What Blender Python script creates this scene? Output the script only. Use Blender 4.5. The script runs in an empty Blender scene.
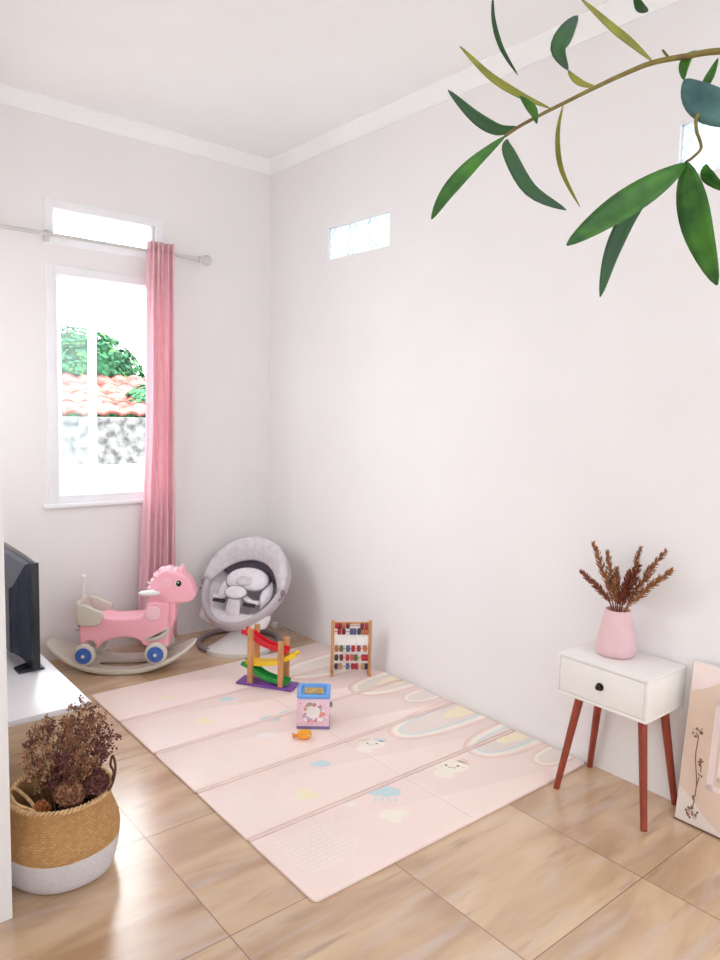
import bpy, bmesh, math, random
from mathutils import Vector, Matrix
random.seed(7)
SC = bpy.context.scene
COL = SC.collection
PI = math.pi

# ------------------------------------------------------------------ helpers
def lin(c):
    return tuple(((v/255)/12.92 if v/255 <= .04045 else ((v/255+.055)/1.055)**2.4) for v in c)

MATS = {}
def mat(name, rgb, rough=.5, spec=.4, metal=0, var=.05, vscale=6, bump=0, bscale=60, coat=0, transl=0, rgb2=None, stretch=(1,1,1), sheen=0):
    if name in MATS: return MATS[name]
    m = bpy.data.materials.new(name); m.use_nodes = True
    nt = m.node_tree; N = nt.nodes; L = nt.links
    b = N['Principled BSDF']
    b.inputs['Roughness'].default_value = rough
    b.inputs['Metallic'].default_value = metal
    b.inputs['Specular IOR Level'].default_value = spec
    b.inputs['Coat Weight'].default_value = coat
    if sheen: b.inputs['Sheen Weight'].default_value = sheen
    tc = N.new('ShaderNodeTexCoord'); mp = N.new('ShaderNodeMapping'); mp.inputs['Scale'].default_value = stretch
    L.new(tc.outputs['Object'], mp.inputs['Vector'])
    no = N.new('ShaderNodeTexNoise'); no.inputs['Scale'].default_value = vscale; no.inputs['Detail'].default_value = 4
    L.new(mp.outputs['Vector'], no.inputs['Vector'])
    mx = N.new('ShaderNodeMix'); mx.data_type = 'RGBA'
    c = lin(rgb)
    c2 = lin(rgb2) if rgb2 else tuple(v*(1-var*2) for v in c)
    mx.inputs[6].default_value = (*c2, 1); mx.inputs[7].default_value = (*(c if rgb2 else tuple(min(1, v*(1+var)) for v in c)), 1)
    rp = N.new('ShaderNodeValToRGB'); rp.color_ramp.elements[0].position = .35; rp.color_ramp.elements[1].position = .65
    L.new(no.outputs['Fac'], rp.inputs['Fac']); L.new(rp.outputs['Color'], mx.inputs[0])
    L.new(mx.outputs[2], b.inputs['Base Color'])
    if bump:
        n2 = N.new('ShaderNodeTexNoise'); n2.inputs['Scale'].default_value = bscale; n2.inputs['Detail'].default_value = 3
        L.new(mp.outputs['Vector'], n2.inputs['Vector'])
        bp = N.new('ShaderNodeBump'); bp.inputs['Strength'].default_value = bump; bp.inputs['Distance'].default_value = .004
        L.new(n2.outputs['Fac'], bp.inputs['Height']); L.new(bp.outputs['Normal'], b.inputs['Normal'])
    if transl:
        tr = N.new('ShaderNodeBsdfTranslucent'); L.new(mx.outputs[2], tr.inputs['Color'])
        ms = N.new('ShaderNodeMixShader'); ms.inputs[0].default_value = transl
        L.new(b.outputs[0], ms.inputs[1]); L.new(tr.outputs[0], ms.inputs[2])
        L.new(ms.outputs[0], N['Material Output'].inputs['Surface'])
    MATS[name] = m
    return m

class MB:
    """collects shapes; build() links them as one mesh object"""
    def __init__(s):
        s.bm = bmesh.new(); s.mi = 0
    def face(s, vs):
        try:
            f = s.bm.faces.new(vs); f.material_index = s.mi; return f
        except ValueError:
            return None
    def box(s, a, b, M=None, bev=0, seg=2):
        t = bmesh.new()
        vs = [t.verts.new((x, y, z)) for x in (a[0], b[0]) for y in (a[1], b[1]) for z in (a[2], b[2])]
        for q in ((0,1,3,2),(4,6,7,5),(0,4,5,1),(2,3,7,6),(0,2,6,4),(1,5,7,3)): t.faces.new([vs[i] for i in q])
        bmesh.ops.recalc_face_normals(t, faces=t.faces)
        if bev: bmesh.ops.bevel(t, geom=t.edges[:], offset=bev, segments=seg, profile=.5, affect='EDGES')
        s.merge(t, M); return s
    def merge(s, t, M=None):
        mp = {}
        for v in t.verts:
            mp[v] = s.bm.verts.new(M @ v.co if M else v.co)
        for f in t.faces: s.face([mp[v] for v in f.verts])
        t.free()
    def loft(s, rings, closed=True, caps=(True, True), loop=False):
        R = [[s.bm.verts.new(p) for p in r] for r in rings]
        n = len(R[0]); m = len(R)
        for i in range(m if loop else m-1):
            A, B = R[i], R[(i+1) % m]
            for j in range(n if closed else n-1):
                k = (j+1) % n
                s.face([A[j], A[k], B[k], B[j]])
        if closed and not loop:
            if caps[0]: s.face(R[0][::-1])
            if caps[1]: s.face(R[-1])
        return s
    def tube(s, pts, r, n=8, loop=False, flat=None, up=None):
        pts = [Vector(p) for p in pts]; m = len(pts)
        rr = r if isinstance(r, (list, tuple)) else [r]*m
        rings = []; prev = Vector(up) if up else None
        for i, p in enumerate(pts):
            if loop: t = pts[(i+1) % m]-pts[i-1]
            else: t = pts[min(i+1, m-1)]-pts[max(i-1, 0)]
            t.normalize()
            if prev is None: prev = Vector((0,0,1)) if abs(t.z) < .9 else Vector((1,0,0))
            u = (prev - t*prev.dot(t))
            if u.length < 1e-6: u = t.orthogonal()
            u.normalize(); w = t.cross(u)
            if not up: prev = u
            fa, fb = flat or (1, 1)
            rings.append([p+u*math.cos(2*PI*k/n)*rr[i]*fa+w*math.sin(2*PI*k/n)*rr[i]*fb for k in range(n)])
        s.loft(rings, loop=loop); return s
    def lathe(s, prof, c=(0,0,0), n=32, axis='z', sx=1, sy=1, caps=(True, True), M=None):
        rings = []
        for r, h in prof:
            ring = []
            for k in range(n):
                a = 2*PI*k/n; p = Vector((r*math.cos(a)*sx, r*math.sin(a)*sy, h))
                if axis == 'y': p = Vector((p.x, -p.z, p.y))
                if axis == 'x': p = Vector((p.z, p.x, p.y))
                if M: p = M @ p
                ring.append(p+Vector(c))
            rings.append(ring)
        s.loft(rings, caps=caps); return s
    def ball(s, c, r, n=12, M=None):
        rx = r if isinstance(r, (tuple, list)) else (r, r, r)
        prof = [(max(.02, math.sin(PI*i/n)), -math.cos(PI*i/n)) for i in range(n+1)]
        rings = []
        for q, h in prof:
            ring = []
            for k in range(n*2):
                a = PI*k/n
                p = Vector((q*math.cos(a)*rx[0], q*math.sin(a)*rx[1], h*rx[2]))
                if M: p = M @ p
                ring.append(p+Vector(c))
            rings.append(ring)
        s.loft(rings); return s
    def remesh(s, name, mats, parent, vox=.006, it=10, label=None):
        o = s.build(name, mats, parent, smooth=180, label=label)
        md = o.modifiers.new('remesh', 'REMESH'); md.mode = 'VOXEL'; md.voxel_size = vox; md.use_smooth_shade = True
        md = o.modifiers.new('smooth', 'SMOOTH'); md.iterations = it; md.factor = .5
        return o
    def prism(s, pts, d0, d1, plane='xz'):
        f = {'xz': lambda p, d: (p[0], d, p[1]), 'xy': lambda p, d: (p[0], p[1], d), 'yz': lambda p, d: (d, p[0], p[1])}[plane]
        s.loft([[f(p, d0) for p in pts], [f(p, d1) for p in pts]]); return s
    def pillow(s, pts, y0, y1, r, seg=4):
        """side outline in x,z thickened in y with rounded rims"""
        P = [Vector(p) for p in pts]; n = len(P)
        ar = sum(P[i].x*P[(i+1) % n].y-P[(i+1) % n].x*P[i].y for i in range(n))
        sg = 1 if ar > 0 else -1
        nor = []
        for i in range(n):
            a = (P[i]-P[i-1]).normalized(); b = (P[(i+1) % n]-P[i]).normalized()
            t = a+b
            t = t.normalized() if t.length > 1e-6 else a
            nor.append(Vector((-t.y, t.x))*sg)
        lay = []
        for k in range(seg+1):
            a = PI/2*k/seg
            lay.append((r*(1-math.sin(a)), y0+r*(1-math.cos(a))))
        lay += [(q, y1-(y-y0)) for q, y in lay[::-1]]
        s.loft([[(P[i].x+nor[i].x*q, y, P[i].y+nor[i].y*q) for i in range(n)] for q, y in lay]); return s
    def build(s, name, mats, parent=None, smooth=40, label=None, loc=None, sub=0, mods=None):
        bmesh.ops.recalc_face_normals(s.bm, faces=s.bm.faces)
        me = bpy.data.meshes.new(name); s.bm.to_mesh(me); s.bm.free()
        for m in (mats if isinstance(mats, (list, tuple)) else [mats]): me.materials.append(m)
        if smooth:
            me.polygons.foreach_set('use_smooth', [True]*len(me.polygons))
            me.set_sharp_from_angle(angle=math.radians(smooth))
        o = bpy.data.objects.new(name, me); COL.objects.link(o)
        if parent: o.parent = parent
        if loc: o.location = loc
        if label: o['label'] = label
        if sub:
            md = o.modifiers.new('sub', 'SUBSURF'); md.levels = sub; md.render_levels = sub
        return o

def thing(name, label, cat, loc=(0,0,0), rz=0, group=None):
    o = bpy.data.objects.new(name, None); COL.objects.link(o)
    o.location = loc; o.rotation_euler = (0, 0, rz); o.empty_display_size = .05
    return tag(o, label, cat, group)
def tag(o, label, cat, group=None):
    o['label'] = label; o['category'] = cat
    if group: o['group'] = group
    return o
def struct(o):
    o['kind'] = 'structure'; return o

def cr(pts, k=6, loop=False):
    """Catmull-Rom resample"""
    P = [Vector(p) for p in pts]; n = len(P); out = []
    for i in range(n if loop else n-1):
        if loop: a, b, c, d = P[i-1], P[i], P[(i+1) % n], P[(i+2) % n]
        else: a, b, c, d = P[max(i-1, 0)], P[i], P[i+1], P[min(i+2, n-1)]
        for j in range(k):
            t = j/k
            out.append(.5*((2*b)+(c-a)*t+(2*a-5*b+4*c-d)*t*t+(3*b-a-3*c+d)*t**3))
    if not loop: out.append(P[-1])
    return out

# ------------------------------------------------------------------ materials
M_wall = mat('wall_paint', (239,236,236), .75, .25, var=.008, vscale=2, bump=.05, bscale=90)
M_ceil = mat('ceiling_paint', (246,247,247), .8, .2, var=.008, vscale=2)
M_trimw = mat('white_gloss_paint', (243,243,246), .35, .4, var=.01)
M_white = mat('white_lacquer', (240,236,233), .4, .4, var=.01)
M_wood_leg = mat('red_brown_wood', (150,66,46), .45, .4, var=.12, vscale=10, stretch=(8,8,1))
M_wood = mat('light_wood', (206,150,100), .5, .35, var=.1, vscale=9, stretch=(6,6,1))
M_black = mat('black_plastic', (22,24,32), .3, .5, var=.05)
M_navy = mat('dark_glossy_plastic', (32,38,56), .18, .6, var=.08, vscale=3)
M_pinkc = mat('curtain_fabric', (255,220,227), .85, .1, var=.02, vscale=20, bump=.1, bscale=300, transl=.4, sheen=.2)
M_pink = mat('pink_plastic', (250,182,196), .38, .45, var=.015)
M_mane = mat('pale_pink_plastic', (250,204,216), .35, .45, var=.015)
M_cream = mat('cream_grey_plastic', (212,206,194), .45, .4, var=.02)
M_light = mat('white_plastic', (232,229,226), .4, .4, var=.015)
M_blue = mat('blue_wheel_plastic', (62,108,190), .3, .5, var=.06, vscale=14)
M_grey = mat('grey_fabric', (218,213,217), .9, .15, var=.05, vscale=30, bump=.15, bscale=200)
M_greyl = mat('pale_grey_fabric', (236,233,237), .9, .15, var=.03, vscale=30, bump=.15, bscale=200)
M_hoodshade = mat('violet_grey_hood_shade', (112,100,112), .9, .15, var=.08, vscale=60)  # dark tone that paints the shadow inside the swing seat
M_ring = mat('lilac_grey_plastic', (196,186,192), .4, .45, var=.02)
M_ringd = mat('mauve_metal_tube', (150,134,142), .35, .5, var=.03)
M_dark = mat('charcoal_plastic', (50,46,52), .5, .4, var=.05)
M_gold = mat('dark_bronze', (62,50,44), .35, .5, metal=.6, var=.05)
M_chrome = mat('brushed_metal', (205,203,205), .35, .5, metal=.7, var=.03)

def floor_material():
    m = bpy.data.materials.new('wood_look_tile'); m.use_nodes = True
    nt = m.node_tree; N = nt.nodes; L = nt.links; b = N['Principled BSDF']
    def math_(op, a, bb=None, c=None):
        n = N.new('ShaderNodeMath'); n.operation = op
        for i, v in enumerate((a, bb, c)):
            if v is None: continue
            if isinstance(v, (int, float)): n.inputs[i].default_value = v
            else: L.new(v, n.inputs[i])
        return n.outputs[0]
    tc = N.new('ShaderNodeTexCoord'); sp = N.new('ShaderNodeSeparateXYZ'); L.new(tc.outputs['Object'], sp.inputs[0])
    X, Y = sp.outputs[0], sp.outputs[1]
    u = math_('DIVIDE', math_('ADD', X, 1.775), .612); v = math_('DIVIDE', math_('ADD', Y, 2.034), .604)
    cu, cv = math_('FLOOR', u), math_('FLOOR', v)
    def edge(t, size):
        f = math_('FRACT', t); d = math_('MINIMUM', f, math_('SUBTRACT', 1.0, f))
        return math_('LESS_THAN', math_('MULTIPLY', d, size), .0018)
    gr = math_('MAXIMUM', edge(u, .612), edge(v, .604))
    cb = N.new('ShaderNodeCombineXYZ'); L.new(cu, cb.inputs[0]); L.new(cv, cb.inputs[1])
    wn = N.new('ShaderNodeTexWhiteNoise'); wn.noise_dimensions = '3D'; L.new(cb.outputs[0], wn.inputs['Vector'])
    off = N.new('ShaderNodeVectorMath'); off.operation = 'SCALE'; L.new(wn.outputs['Color'], off.inputs[0]); off.inputs['Scale'].default_value = 37
    ad = N.new('ShaderNodeVectorMath'); ad.operation = 'ADD'; L.new(tc.outputs['Object'], ad.inputs[0]); L.new(off.outputs[0], ad.inputs[1])
    def noise(scale, st, det=5, dist=0.0):
        mp = N.new('ShaderNodeMapping'); mp.inputs['Scale'].default_value = st; L.new(ad.outputs[0], mp.inputs['Vector'])
        n = N.new('ShaderNodeTexNoise'); n.inputs['Scale'].default_value = scale; n.inputs['Detail'].default_value = det
        n.inputs['Distortion'].default_value = dist; L.new(mp.outputs[0], n.inputs['Vector']); return n.outputs['Fac']
    n1 = noise(1.6, (1.0, 4.5, 1), 5, .6)
    n2 = noise(3.0, (1.2, 9, 1), 6, .3)
    n3 = noise(2.2, (.9, 6, 1), 3, .4)
    r1 = N.new('ShaderNodeValToRGB'); e = r1.color_ramp.elements
    e[0].position = .3; e[0].color = (*lin((178,144,114)), 1); e[1].position = .68; e[1].color = (*lin((218,190,158)), 1)
    k = e.new(.5); k.color = (*lin((204,172,140)), 1)
    L.new(n1, r1.inputs['Fac'])
    r2 = N.new('ShaderNodeValToRGB'); e = r2.color_ramp.elements
    e[0].position = .60; e[0].color = (0,0,0,1); e[1].position = .74; e[1].color = (1,1,1,1); L.new(n2, r2.inputs['Fac'])
    mx = N.new('ShaderNodeMix'); mx.data_type = 'RGBA'; L.new(math_('MULTIPLY', r2.outputs['Color'], .55), mx.inputs[0])
    L.new(r1.outputs['Color'], mx.inputs[6]); mx.inputs[7].default_value = (*lin((148,120,100)), 1)
    r3 = N.new('ShaderNodeValToRGB'); e = r3.color_ramp.elements
    e[0].position = .52; e[0].color = (0,0,0,1); e[1].position = .72; e[1].color = (1,1,1,1); L.new(n3, r3.inputs['Fac'])
    mx3 = N.new('ShaderNodeMix'); mx3.data_type = 'RGBA'; L.new(math_('MULTIPLY', r3.outputs['Color'], .5), mx3.inputs[0])
    L.new(mx.outputs[2], mx3.inputs[6]); mx3.inputs[7].default_value = (*lin((206,190,182)), 1)
    mg = N.new('ShaderNodeMix'); mg.data_type = 'RGBA'; L.new(gr, mg.inputs[0]); L.new(mx3.outputs[2], mg.inputs[6])
    mg.inputs[7].default_value = (*lin((136,108,88)), 1)
    L.new(mg.outputs[2], b.inputs['Base Color'])
    b.inputs['Roughness'].default_value = .21; b.inputs['Specular IOR Level'].default_value = 1.0
    bp = N.new('ShaderNodeBump'); bp.inputs['Strength'].default_value = .04; bp.inputs['Distance'].default_value = .002
    L.new(n2, bp.inputs['Height']); L.new(bp.outputs[0], b.inputs['Normal'])
    return m

def glass_material(name, tint, haze=.15):
    m = bpy.data.materials.new(name); m.use_nodes = True; N = m.node_tree.nodes; L = m.node_tree.links
    b = N.new('ShaderNodeBsdfGlossy'); b.inputs['Roughness'].default_value = .03
    t = N.new('ShaderNodeBsdfTransparent'); t.inputs[0].default_value = (*tint, 1)
    fr = N.new('ShaderNodeLayerWeight'); fr.inputs[0].default_value = .02
    ad = N.new('ShaderNodeMath'); ad.operation = 'ADD'; L.new(fr.outputs['Fresnel'], ad.inputs[0]); ad.inputs[1].default_value = haze
    mx = N.new('ShaderNodeMixShader'); L.new(ad.outputs[0], mx.inputs[0]); L.new(t.outputs[0], mx.inputs[1]); L.new(b.outputs[0], mx.inputs[2])
    L.new(mx.outputs[0], N['Material Output'].inputs[0]); return m
M_glass = glass_material('window_glass', (.94,.98,.99), .025)

def block_material():
    m = bpy.data.materials.new('patterned_glass_block'); m.use_nodes = True; N = m.node_tree.nodes; L = m.node_tree.links
    tc = N.new('ShaderNodeTexCoord'); mp = N.new('ShaderNodeMapping'); mp.inputs['Rotation'].default_value = (math.radians(45), 0, 0)
    mp.inputs['Scale'].default_value = (1, 30, 30)
    L.new(tc.outputs['Object'], mp.inputs[0]); ck = N.new('ShaderNodeTexVoronoi'); ck.inputs['Scale'].default_value = 1; ck.distance = 'CHEBYCHEV'
    ck.inputs['Randomness'].default_value = .25
    L.new(mp.outputs[0], ck.inputs['Vector'])
    rp = N.new('ShaderNodeValToRGB'); rp.color_ramp.elements[0].position = .3; rp.color_ramp.elements[0].color = (.95,.98,1,1)
    rp.color_ramp.elements[1].position = .52; rp.color_ramp.elements[1].color = (.55,.62,.68,1); L.new(ck.outputs['Distance'], rp.inputs[0])
    b = N['Principled BSDF']; b.inputs['Roughness'].default_value = .12; L.new(rp.outputs[0], b.inputs['Base Color'])
    bp = N.new('ShaderNodeBump'); bp.inputs['Strength'].default_value = .5; bp.inputs['Distance'].default_value = .01
    L.new(ck.outputs['Distance'], bp.inputs['Height']); L.new(bp.outputs[0], b.inputs['Normal'])
    t0 = N.new('ShaderNodeBsdfTransparent'); L.new(rp.outputs[0], t0.inputs[0]); t1 = N.new('ShaderNodeBsdfTranslucent'); L.new(rp.outputs[0], t1.inputs[0])
    t = N.new('ShaderNodeMixShader'); t.inputs[0].default_value = .88; L.new(t0.outputs[0], t.inputs[1]); L.new(t1.outputs[0], t.inputs[2])
    mx = N.new('ShaderNodeMixShader'); mx.inputs[0].default_value = .15; L.new(t.outputs[0], mx.inputs[1]); L.new(b.outputs[0], mx.inputs[2])
    L.new(mx.outputs[0], N['Material Output'].inputs[0]); return m

# ------------------------------------------------------------------ room shell
H = 3.2
XL, YS = -2.25, -2.178            # inner face and end of the left wall
def holes_wall(mb, axis, u0, u1, z0, z1, t0, t1, holes):
    """wall slab split round rectangular openings (sorted, stacked in the same u range)"""
    us = sorted({u0, u1, *[h[0] for h in holes], *[h[1] for h in holes]})
    for a, b in zip(us, us[1:]):
        hs = sorted([h for h in holes if h[0] <= a and h[1] >= b], key=lambda h: h[2])
        z = z0; segs = []
        for h in hs: segs.append((z, h[2])); z = h[3]
        segs.append((z, z1))
        for p, q in segs:
            if axis == 'x': mb.box((a, t0, p), (b, t1, q))
            else: mb.box((t0, a, p), (t1, b, q))
WX0, WX1 = -1.452, -.835
MAIN = (WX0, WX1, .975, 2.262); TRAN = (WX0, WX1, 2.475, 2.632)
w = MB(); holes_wall(w, 'x', XL-.13, 0, 0, H, 0, .13, [MAIN, TRAN]); struct(w.build('wall_back', M_wall, smooth=0))
V1 = (-1.24, -.665, 2.46, 2.652); V2 = (-3.48, -2.908, 2.46, 2.662)
w = MB(); holes_wall(w, 'y', -5.0, .13, 0, H, 0, .12, [V1, V2]); struct(w.build('wall_right', M_wall, smooth=0))
w = MB(); w.prism([(XL, YS+.13), (XL-.13, YS+.13), (-3.93, YS+.13), (-3.93, -5.0), (-3.8, -5.0), (-3.8, YS), (XL, YS)], 0, H, 'xy')
SIDE = (-1.5, -.4, .95, 2.25)  # opening added out of view to let in fill light
holes_wall(w, 'y', YS+.13, 0, 0, H, XL-.13, XL, [SIDE])
struct(w.build('wall_left', M_wall, smooth=0))
f = MB(); f.box((-3.8, -5.0, -.08), (0.12, .13, 0)); struct(f.build('floor', floor_material(), smooth=0))
c = MB(); c.box((-3.8, -5.0, H), (.12, .13, H+.1)); struct(c.build('ceiling', M_ceil, smooth=0))
# cornice with a crisp lower lip
prof = [(0, -.08), (.007, -.08), (.009, -.072), (.022, -.05), (.040, -.028), (.058, -.012), (.062, -.008), (.062, 0), (0, 0)]
def cornice(a, b, nrm, name):
    mb = MB(); a, b, n = Vector(a), Vector(b), Vector(nrm)
    mb.loft([[p+n*q[0]+Vector((0,0,q[1])) for q in prof] for p in (a, b)])
    struct(mb.build(name, M_ceil, smooth=30))
cornice((0, .0, H), (0, -5.0, H), (-1, 0, 0), 'trim_1')
cornice((XL, 0, H), (0, 0, H), (0, -1, 0), 'trim_2')

# unseen window added to the left wall to even out the daylight
sw_ = MB(); y0, y1, z0, z1 = SIDE
for a, b in (((y0, z0), (y0+.05, z1)), ((y1-.05, z0), (y1, z1)), ((y0+.05, z0), (y1-.05, z0+.05)), ((y0+.05, z1-.05), (y1-.05, z1)), (((y0+y1)/2-.025, z0+.05), ((y0+y1)/2+.025, z1-.05))):
    sw_.box((XL-.09, a[0], a[1]), (XL+.006, b[0], b[1]), bev=.003)
struct(sw_.build('window_4', M_trimw))
# windows in the back wall: transom light and casement
win = struct(bpy.data.objects.new('window_1', None)); COL.objects.link(win)
def frame_ring(mb, x0, x1, z0, z1, t, y0, y1, bev=.003):
    mb.box((x0, y0, z0), (x0+t, y1, z1), bev=bev); mb.box((x1-t, y0, z0), (x1, y1, z1), bev=bev)
    mb.box((x0+t, y0, z0), (x1-t, y1, z0+t), bev=bev); mb.box((x0+t, y0, z1-t), (x1-t, y1, z1), bev=bev)
fr = MB(); frame_ring(fr, -1.498, -.79, .935, 2.315, .052, -.008, .09)
fr.box((-1.448, .0, .985), (-1.436, .06, 2.265))
fr.build('window_frame', M_trimw, win)
fr = MB(); frame_ring(fr, -1.498, -.79, 2.425, 2.68, .05, -.008, .09)
fr.box((-.862, .012, 2.475), (-.848, .06, 2.63)); fr.build('transom_frame', M_trimw, win)
g = MB(); g.box((-1.45, .04, 2.474), (-.838, .045, 2.632)); g.build('transom_pane', M_glass, win)
s = MB(); s.box((-1.53, -.03, .915), (-.76, .0, .937), bev=.003); s.build('window_sill', M_trimw, win)
# casement leaf opened outwards, hinged on the left
sash = MB(); frame_ring(sash, 0, .575, .99, 2.25, .062, -.018, .018, .004)
so = sash.build('casement_sash', M_trimw, win); so.location = (-1.436, .07, 0); so.rotation_euler.z = math.radians(48)
g = MB(); g.box((.06, -.003, 1.05), (.515, .003, 2.19)); g.build('pane', M_glass, so)
hd = MB(); hd.box((.528, -.034, 1.52), (.55, -.018, 1.6), bev=.004); hd.box((.532, -.05, 1.545), (.546, -.034, 1.56), bev=.003); hd.box((.532,-.06,1.5),(.546,-.048,1.56),bev=.003)
hd.build('handle', M_chrome, so)
hd = MB(); hd.tube([(.16, -.02, 1.0), (.16, -.04, 1.01), (.16, -.04, 1.06), (.16, -.02, 1.07)], .005, 8); hd.build('stay_latch', M_chrome, so)

# glass block vents
MB_block = block_material()
for idx, V in ((2, V1), (3, V2)):
    o = struct(bpy.data.objects.new('window_%d' % idx, None)); COL.objects.link(o)
    n = 3; wd = (V[1]-V[0])/n
    for i in range(n):
        b = MB(); b.box((.012, V[0]+wd*i+.006, V[2]+.006), (.108, V[0]+wd*(i+1)-.006, V[3]-.006), bev=.006)
        b.build('glass_block', MB_block, o)
    b = MB()
    for i in range(1, n): b.box((.02, V[0]+wd*i-.0058, V[2]), (.1, V[0]+wd*i+.0058, V[3]))
    b.box((.02, V[0]+.0005, V[2]), (.1, V[0]+.0058, V[3])); b.box((.02, V[1]-.0058, V[2]), (.1, V[1]-.0005, V[3]))
    b.box((.02, V[0], V[2]+.0003), (.1, V[1], V[2]+.0058)); b.box((.02, V[0], V[3]-.0058), (.1, V[1], V[3]-.0003))
    b.build('mortar', M_wall, o, smooth=0)

# ------------------------------------------------------------------ curtain rod and curtain
rod = thing('curtain_rod', 'white curtain rod with round finial fixed above the window', 'curtain rod', (-1.145, -.08, 2.462))
t = MB(); t.tube([(-.6, 0, 0), (.56, 0, 0)], .0105, 12); t.build('pole', mat('rod_enamel', (206,204,202), .4, .4, var=.02), rod)
for sgn in (-1, 1):
    e = MB(); x = .56*sgn if sgn > 0 else -.6
    e.lathe([(.013, 0), (.018, .004), (.018, .014), (.011, .018), (.013, .024), (.028, .038), (.035, .056), (.030, .074), (.014, .088), (.004, .091)], axis='x', n=20,
            c=(x, 0, 0), M=Matrix.Scale(sgn, 4, Vector((1,0,0))))
    e.build('finial', MATS['rod_enamel'], rod)
for x in (-.345, .30):
    b = MB(); b.box((x-.013, .058, -.03), (x+.013, .0795, .035), bev=.003); b.tube([(x, .06, 0), (x, .0, -.002)], .006, 8)
    b.lathe([(.0165, -.01), (.0165, .01)], axis='x', n=16, c=(x, 0, 0)); b.build('bracket', M_chrome, rod)
cu = thing('pink_curtain', 'long pink pleated curtain hanging beside the open window', 'curtain', (-.87, -.08, .0))
mb = MB(); NU, NV = 110, 40; rings = []
for j in range(NV+1):
    v = j/NV; z = 2.51-(2.51-.035)*v
    x0 = -.065-.012*v-.075*max(0, v-.45)**1.3*1.6; x1 = .102+.006*v+.02*max(0, v-.5)
    row = []
    for i in range(NU+1):
        u = i/NU
        ph = u*2*PI*5.5+.5*math.sin(v*3+u*4)
        amp = (.030+.010*math.sin(u*9+1))*(.8+.2*v)
        y = math.sin(ph)*amp - .052 + .03*v + .006*math.sin(v*9+u*14)
        x = x0+(x1-x0)*u+.010*math.sin(ph*2+.7)
        row.append((x, y, z))
    rings.append(row)
mb.loft(rings, closed=False)
o = mb.build('drape', M_pinkc, cu, smooth=180)
md = o.modifiers.new('t', 'SOLIDIFY'); md.thickness = .0025; md.offset = 0
hm = MB(); hm.loft([[(p[0], p[1]-.0022, p[2]) for p in rings[0]], [(p[0], p[1]-.0022, p[2]-.06) for p in rings[0]]], closed=False)
o = hm.build('header_tape', M_pinkc, cu, smooth=180); md = o.modifiers.new('t', 'SOLIDIFY'); md.thickness = .002; md.offset = 0

# ------------------------------------------------------------------ play mat
MW, ML, MT = 1.484, 2.0, .011
mat_o = thing('folding_play_mat', 'large pink folding play mat with rainbows and cats on the tiled floor', 'play mat', (-1.5, -.68, 0))
M_matp = mat('mat_pink_foam', (247,226,219), .36, .35, var=.012, vscale=3, bump=.06, bscale=260)
M_mh = mat('mat_hinge_pink', (240,216,208), .5, .3, var=.03)
pm = [M_matp, mat('mat_print_tan', (232,204,192), .42, .35, var=.02), mat('mat_print_cream', (249,239,226), .42, .35, var=.01), mat('mat_print_sage', (234,222,214), .42, .35, var=.02),
      mat('mat_print_blue', (204,226,230), .42, .35, var=.03), mat('mat_print_yellow', (246,234,204), .42, .35, var=.02), mat('mat_print_white', (248,238,234), .42, .35, var=.01),
      mat('mat_print_grey', (120,116,112), .42, .35, var=.02), mat('mat_print_rose', (241,216,210), .42, .35, var=.02)]
prints = []   # (polygon, layer, material)
def arch(ua, vc, h, inner=True, blue=False, ue=MW-.004):
    def half(sc):
        n = 26; out = []
        for i in range(n+1):
            a = PI/2-PI*i/n
            cx = abs(math.cos(a))**.8; sy = math.copysign(abs(math.sin(a))**.8, math.sin(a))
            out.append((ue-(ue-ua*1.0)*cx*(1-(1-sc)*h/(ue-ua)*1.0), vc+h*sc*sy))
        return out
    prints.append((half(1.0), 1, 1)); prints.append((half(.93), 2, 8)); prints.append((half(.84), 3, 2)); prints.append((half(.64), 4, 3 if not blue else 4))
    prints.append((half(.56), 5, 3))
    if inner:
        n = 16; prints.append(([(ue-.17*h/.13*math.sin(PI*i/n)*.9, vc+h*.36*math.cos(PI*i/n)) for i in range(n+1)], 6, 5))
arch(.955, -.37, .175, False); arch(1.135, -.785, .145); arch(1.29, -1.035, .08, False); arch(.958, -1.30, .145, True, True)
arch(1.125, -1.64, .14, True, True); arch(1.29, -1.875, .075, False)
def blob(u, v, a, b, m, layer=2, rot=0, n=22, lob=0, amp=0):
    pts = []
    for i in range(n):
        t = 2*PI*i/n; r = 1+amp*math.cos(lob*t)
        x, y = a*r*math.cos(t), b*r*math.sin(t)
        pts.append((u+x*math.cos(rot)-y*math.sin(rot), v+x*math.sin(rot)+y*math.cos(rot)))
    prints.append((pts, layer, m))
def cloud(u, v, s, m, rain=True, rot=-.7):
    c, d = math.cos(rot), math.sin(rot)
    for k, (x, y, r) in enumerate(((-.5, 0, .42), (0, .14, .56), (.5, 0, .42), (.15, -.12, .4))):
        blob(u+s*(x*c-y*d), v+s*(x*d+y*c), s*r, s*r*.85, m, 2+k, n=18)
    if rain:
        for x in (-.5, -.15, .2, .55):
            blob(u+s*(x*c+.75*d), v+s*(x*d-.75*c), s*.06, s*.2, m, 2, rot=rot, n=8)
cloud(.60, -1.65, .075, 4); cloud(.53, -1.31, .05, 4); cloud(.545, -.462, .045, 4); cloud(.60, -.80, .055, 4, False); cloud(.70, -.79, .04, 4, False)
cloud(.49, -.95, .06, 6, False); cloud(.30, -.26, .045, 5, False)
for u, v in ((.34, -1.48), (.33, -.637)): blob(u, v, .05, .035, 5, 2, rot=-.7, lob=3, amp=.15)
blob(.50, -1.775, .036, .026, 2, 2, rot=.4); blob(.545, -1.80, .036, .028, 2, 3, rot=-.6); blob(.505, -1.815, .026, .03, 2, 4)
blob(.44, -1.64, .02, .014, 6, 2)
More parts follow.
